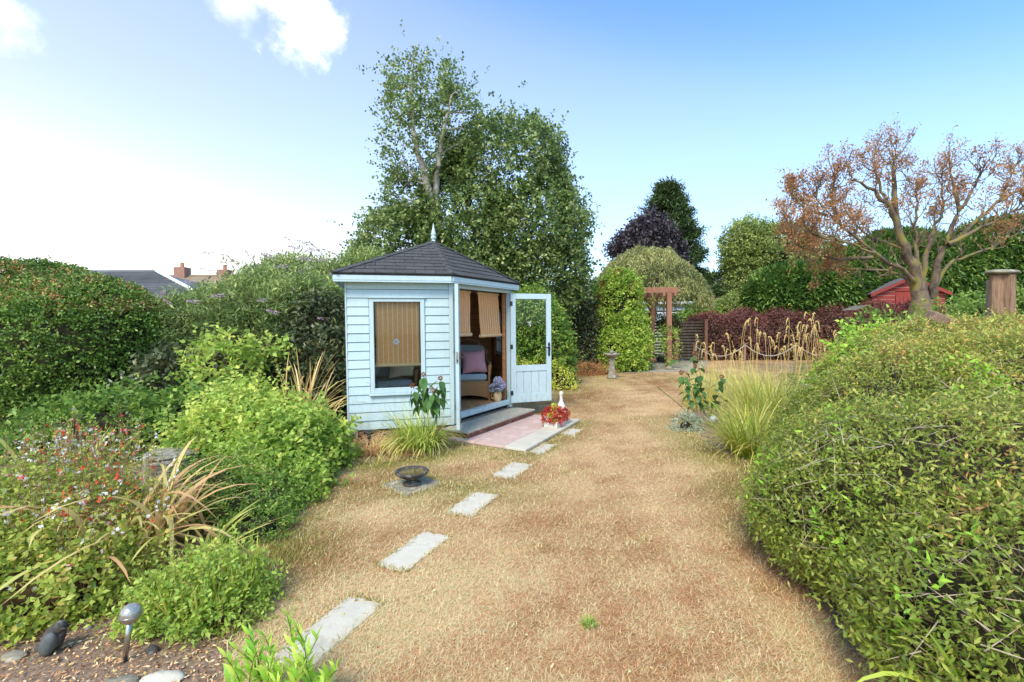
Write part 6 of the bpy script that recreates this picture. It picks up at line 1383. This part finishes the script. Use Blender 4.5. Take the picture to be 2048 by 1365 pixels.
# rope edging: posts are things, ropes hang between them
rp = [(6.95, 18.0), (8.84, 17.95), (10.70, 17.85), (12.6, 17.6)]
for k, (x, y) in enumerate(rp):
    t = thing('rope_post', ('leftmost short rope post at the corner of the purple hedge', 'second short rope post from the left before the purple hedge', 'third short rope post from the left, beside the seed heads', 'rightmost rope post half hidden by the mounded hedge')[k], 'post', (x, y, 0), 'short wooden posts carrying the rope')
    MB().box((x-.045, y-.045, 0), (x+.045, y+.045, .66)).build('post', wood_old, t, bevel=.008); MB().box((x-.09, y-.06, .66), (x+.09, y+.06, .685)).build('cap', wood_old, t)
rope_m = surf('pale_rope', (.50, .46, .40), (.6, .56, .5), scale=60, rough=.95, bump=.5)
for k in range(3):
    a = A3(*rp[k], .62); b = A3(*rp[k+1], .62); tt = np.linspace(0, 1, 15)[:, None]; P = a + (b-a)*tt + A3(0, -.06, 0) - A3(0, 0, .42)*(1-(2*tt-1)**2)
    V, F = tube_np(P, .014, 6); o = nobj('rope', V, F, rope_m, None); tag(o, ('pale rope sagging between the first and second posts from the left', 'pale rope sagging between the second and third posts from the left', 'pale rope running from the third post into the grasses')[k], 'rope', 'ropes slung between the posts')
# bird table
bt = A3(10.45, 14.2, 0); t = thing('bird_table', 'roofed wooden bird table standing in front of the purple hedge', 'bird table', tuple(bt))
MB().box((bt[0]-.04, bt[1]-.04, 0), (bt[0]+.04, bt[1]+.04, 1.45)).build('post', wood_old, t)
MB().box((bt[0]-.24, bt[1]-.2, 1.455), (bt[0]+.24, bt[1]+.2, 1.48)).build('tray', wood_old, t)
for sx in (-1, 1):
    for sy in (-1, 1): MB().box((bt[0]+sx*.2-.015, bt[1]+sy*.16-.015, 1.482), (bt[0]+sx*.2+.015, bt[1]+sy*.16+.015, 1.80)).build('roof_support', wood_old, t)
    MB().hexa([(bt[0], bt[1]-.3, 1.93), (bt[0]+sx*.36, bt[1]-.3, 1.80), (bt[0]+sx*.36, bt[1]+.3, 1.80), (bt[0], bt[1]+.3, 1.93), (bt[0], bt[1]-.3, 1.955), (bt[0]+sx*.37, bt[1]-.3, 1.82), (bt[0]+sx*.37, bt[1]+.3, 1.82), (bt[0], bt[1]+.3, 1.955)]).build('roof_panel', wood_grey, t)
# red shed
def shed():
    Lf = A3(14.15, 18.6, 0); d = unit(A3(1, -.22, 0)); W_ = 2.45; nrm = A3(d[1], -d[0], 0); fr = frame(Lf, d, -nrm)  # y goes back
    t = thing('red_shed', 'red painted timber shed with pitched felt roof behind the half dead tree', 'shed', tuple(Lf + d*W_/2 - nrm*1.2))
    ze, za = 2.55, 3.12; g = random.Random(1)
    m = MB(); m.add([fr(0, 0.02, 0), fr(W_, .02, 0), fr(W_, .02, ze), fr(W_/2, .02, za), fr(0, .02, ze), fr(0, 2.4, 0), fr(W_, 2.4, 0), fr(W_, 2.4, ze), fr(W_/2, 2.4, za), fr(0, 2.4, ze)], [(0, 1, 2, 3, 4), (9, 8, 7, 6, 5), (0, 5, 6, 1), (1, 6, 7, 2), (4, 9, 5, 0)])
    body = m.build('wall', shed_red, t)
    z = .05
    while z < za-.12:
        hw = W_/2 if z+.13 < ze else (W_/2)*(za-z-.13)/(za-ze)
        segs = [(W_/2-hw, W_/2+hw)] if z > 2.5 else [(.0, .78), (1.62, W_)]
        for a, b in segs:
            if z > 2.5 and False: continue
            if b-a > .1: 
                MB().box((a, -.012, z), (b, .018, z+.125), fr).build('board', shed_red, body); MB().box((a, -.004, z+.126), (b, .016, z+.150), fr).build('board_edge', shed_line, body)
        z += .152
    dr_ = MB().box((.80, -.01, .05), (1.60, .019, 2.5), fr).build('door', shed_red, t)
    for k in range(6): MB().box((.806+k*.132, -.024, .06), (.93+k*.132, -.0105, 2.49), fr).build('plank', shed_red, dr_)
    MB().box((1.45, -.04, 1.95), (1.6, -.025, 2.0), fr).build('latch', white_paint, dr_)
    for sx in (0, 1):
        x0, x1 = (-.12, W_/2) if sx == 0 else (W_/2, W_+.12)
        s_ = (za-ze)/(W_/2); zf = lambda x: za - s_*abs(x-W_/2)
        MB().hexa([fr(x0, -.15, zf(x0)+.02), fr(x1, -.15, zf(x1)+.02), fr(x1, 2.5, zf(x1)+.02), fr(x0, 2.5, zf(x0)+.02), fr(x0, -.15, zf(x0)+.06), fr(x1, -.15, zf(x1)+.06), fr(x1, 2.5, zf(x1)+.06), fr(x0, 2.5, zf(x0)+.06)]).build('roof_panel', dark_tile, t)
        MB().hexa([fr(x0, -.185, zf(x0)-.07), fr(x1, -.185, zf(x1)-.07), fr(x1, -.155, zf(x1)-.07), fr(x0, -.155, zf(x0)-.07), fr(x0, -.185, zf(x0)+.055), fr(x1, -.185, zf(x1)+.055), fr(x1, -.155, zf(x1)+.055), fr(x0, -.155, zf(x0)+.055)]).build('bargeboard', shed_red, t)
    for k in range(3):
        w_ = MB().box((-.03, .3+k*.65, 1.75), (-.003, .8+k*.65, 2.45), fr).build('window', white_paint, t); MB().box((-.035, .36+k*.65, 1.81), (-.031, .74+k*.65, 2.39), fr).build('pane', dark_glass, w_)
shed()
# houses
def gable_house(name, label, O, rz, w, l, hw, hr, wallm, roofm, cat='house', courses=0, over=.25, verge=None, soffit=None):
    O = A3(*O); ex = A3(math.cos(rz), math.sin(rz), 0); ey = A3(-math.sin(rz), math.cos(rz), 0); fr = frame(O, ex, ey); t = thing(name, label, cat, tuple(O))
    MB().box((0, 0, 0), (l, w, hw), fr).build('wall', wallm, t)
    MB().add([fr(0, 0, hw), fr(0, w, hw), fr(0, w/2, hr), fr(l, 0, hw), fr(l, w, hw), fr(l, w/2, hr)], [(0, 2, 1), (3, 4, 5), (0, 1, 4, 3)]).build('gable', wallm, t)
    s_ = (hr-hw)/(w/2)
    for sy in (0, 1):
        ya, yb = (-over, w/2) if sy == 0 else (w+over, w/2); za = hw - s_*over
        rp_ = MB().hexa([fr(-over, ya, za+.02), fr(l+over, ya, za+.02), fr(l+over, yb, hr+.02), fr(-over, yb, hr+.02), fr(-over, ya, za+.10), fr(l+over, ya, za+.10), fr(l+over, yb, hr+.10), fr(-over, yb, hr+.10)]).build('roof', roofm, t)
        for k in range(courses if sy == 0 else 0):
            a, b = k/courses, (k+1)/courses; y0, y1 = ya+(yb-ya)*a, ya+(yb-ya)*b; z0_, z1_ = za+(hr-za)*a+.10, za+(hr-za)*b+.10
            MB().hexa([fr(-over, y0, z0_), fr(l+over, y0, z0_), fr(l+over, y1, z1_), fr(-over, y1, z1_), fr(-over, y0, z0_+.06), fr(l+over, y0, z0_+.06), fr(l+over, y1, z1_+.01), fr(-over, y1, z1_+.01)]).build('tile_course', roofm, rp_)
        if verge:
            for xx in (-over-.12, l+over): MB().hexa([fr(xx, ya, za-.1), fr(xx+.12, ya, za-.1), fr(xx+.12, yb, hr-.1), fr(xx, yb, hr-.1), fr(xx, ya, za+.17), fr(xx+.12, ya, za+.17), fr(xx+.12, yb, hr+.17), fr(xx, yb, hr+.17)]).build('verge', verge, t)
    MB().tube([fr(-over, w/2, hr+.10), fr(l+over, w/2, hr+.10)], .09, 8).build('ridge', roofm, t)
    if soffit: MB().box((-over, -over-.03, hw-s_*over-.28), (l+over, -over, hw-s_*over+.02), fr).build('fascia', soffit, t)
    return t, fr
t = thing('tiled_outbuilding', 'low building with grey hipped tile roof and orange timber fascia behind the clipped hedge', 'building', (-13, 16, 0))
MB().box((-18.5, 14.9, 0), (-10.0, 19.2, 2.42)).build('wall', house_brick, t)
orange_t = surf('orange_timber', (.42, .20, .08), (.50, .26, .11), scale=3, bump=.1)
EV = [A3(-19, 14.7, 2.46), A3(-9.62, 14.7, 2.46), A3(-9.62, 19.4, 2.46), A3(-19, 19.4, 2.46)]; RG = [A3(-16.6, 17.05, 3.46), A3(-12.75, 17.05, 3.46)]
rm = MB(); rm.add([tuple(p) for p in EV + RG] + [tuple(p - EZ*.08) for p in EV], [(0, 1, 5, 4), (1, 2, 5), (2, 3, 4, 5), (3, 0, 4), (0, 6, 7, 1), (1, 7, 8, 2), (2, 8, 9, 3), (3, 9, 6, 0), (9, 8, 7, 6)]); rf_ = rm.build('roof', grey_tile, t)
for k in range(14):
    a, b = k/14, (k+1)/14; P0 = EV[0] + (RG[0]-EV[0])*a; P1 = EV[1] + (RG[1]-EV[1])*a; P2 = EV[1] + (RG[1]-EV[1])*b; P3 = EV[0] + (RG[0]-EV[0])*b; up_ = A3(0, -.02, .05)
    MB().hexa([tuple(p) for p in (P0, P1, P2, P3, P0+up_, P1+up_, P2+up_*.1, P3+up_*.1)]).build('tile_course', grey_tile, rf_)
Vt, Ft = tube_np(np.array([EV[1]+EZ*.03, RG[1]+EZ*.05]), .06, 6); nobj('hip_tile', Vt, Ft, white_paint, t)
Vt, Ft = tube_np(np.array([RG[0]+EZ*.03, RG[1]+EZ*.03]), .07, 6); nobj('ridge', Vt, Ft, grey_tile, t)
MB().box((-18.9, 14.66, 2.14), (-9.8, 14.72, 2.37)).build('fascia', orange_t, t)
MB().box((-15.9, 16.9, 3.45), (-15.5, 17.2, 3.68)).build('chimney', house_brick, t)
t, fr = gable_house('brown_roofed_house', 'distant house with long brown tiled roof and two chimneys at the left', (-26.1, 30, 0), 0, 7, 9.2, 3.4, 4.95, house_brick, brown_tile)
for x in (2.55, 4.95+.6): 
    c_ = MB().box((x, 3.1, 4.6), (x+.75, 3.8, 5.65 if x < 4 else 5.45), fr).build('chimney', house_brick, t); MB().lathe((0, 0, 0), [(.13, 0), (.11, .35)], 10, lambda a, b, c, x=x: fr(x+.37+a, 3.45+b, (5.65 if x < 4 else 5.45)+c)).build('chimney_pot', terracotta, c_)
t, fr = gable_house('brick_house', 'distant brick house with dark gabled roof and white window between the trees', (17.3, 40, 0), R(-8), 6, 3.9, 3.9, 5.55, house_brick, dark_tile)
w_ = MB().box((.45, -.06, 2.6), (1.25, -.01, 3.75), fr).build('window', white_paint, t)
for a in (0, 1):
    for b in (0, 1, 2): MB().box((.52+a*.36, -.075, 2.68+b*.34), (.83+a*.36, -.062, 2.96+b*.34), fr).build('pane', dark_glass, w_)
# stone capped post and plank
pc = pt(2003, 640, 5.6); pc[2] = 0
t = thing('stone_capped_post', 'thick weathered timber post capped with a flat stone above the mounded hedge', 'post', tuple(pc))
m = MB(); prof = []; n_ = 14; V = []; F = []
for i_ in range(15):
    z = 2.02*i_/14
    for k in range(n_):
        a = 2*math.pi*k/n_; r = .122*(1 + .10*math.cos(4*a+.5) + .13*noise3(A3(math.cos(a)*3, math.sin(a)*3, z*1.4)))*(1.08-.06*z)
        if k == 9 or (k == 12 and z > 1.2): r *= .66
        V.append((pc[0]+r*math.cos(a), pc[1]+r*math.sin(a), z))
for i_ in range(14):
    for k in range(n_): a = i_*n_+k; b = i_*n_+(k+1) % n_; F.append((a, b, b+n_, a+n_))
F.append(tuple(range(14*n_, 15*n_)))
m.add(V, F).build('post', wood_old, t)
m = MB(); m.ell((pc[0]-.01, pc[1], 2.055), (.165, .15, .038), 18, 8); m.V = [tuple(A3(*v) + A3(0, 0, 1)*.012*noise3(A3(*v), 5)) for v in m.V]; m.build('cap_stone', grey_stone, t, smooth=True)
pk = pt(1981, 640, 5.75); t = thing('old_plank', 'grey weathered upright plank leaning beside the stone capped post', 'plank', (pk[0], pk[1], 0)); MB().box((pk[0]-.045, pk[1]-.03, 0), (pk[0]+.06, pk[1]+.03, 1.98)).build('plank', wood_grey, t, bevel=.01)
# brown block lying on the hedge
bk = pt(1893, 645, 4.75); ex = unit(A3(.75, -.25, -.42)); ez = unit(np.cross(ex, A3(.2, 1, .25))*-1); ez = ez if ez[2] > 0 else -ez; ey = np.cross(ez, ex)
o = MB().box((-.16, -.11, -.05), (.16, .11, .05)).build('sandstone_block', surf('brown_sandstone', (.22, .135, .10), (.28, .18, .13), scale=14, rough=.95, bump=.7, c3=(.17, .11, .08)), None, bevel=.012)
o.matrix_world = Matrix((Vector(ex), Vector(ey), Vector(ez))).transposed().to_4x4(); o.location = tuple(bk); tag(o, 'brown rectangular block lying tilted on the crest of the mounded hedge', 'stone block')

# repeats of a kind share a group
for nm, gname in (('conifer', 'dark conifers along the back'), ('strap_leaved_plant', 'strap leaved clumps in the borders'), ('withered_strap_plant', 'withered strap leaved clumps by the summerhouse'),
                  ('border_grass', 'grass clumps in the right border'), ('stem_plant', 'dark leaved stem plants'), ('solar_light', 'solar lights stuck in the borders'), ('stone', 'loose stones in the near left bed'),
                  ('rock', 'rocks edging the pergola corner'), ('cushion', 'cushions on the summerhouse chairs')):
    for o in C.objects:
        if o.parent is None and o.name.split('.')[0] == nm and 'category' in o: o['group'] = gname
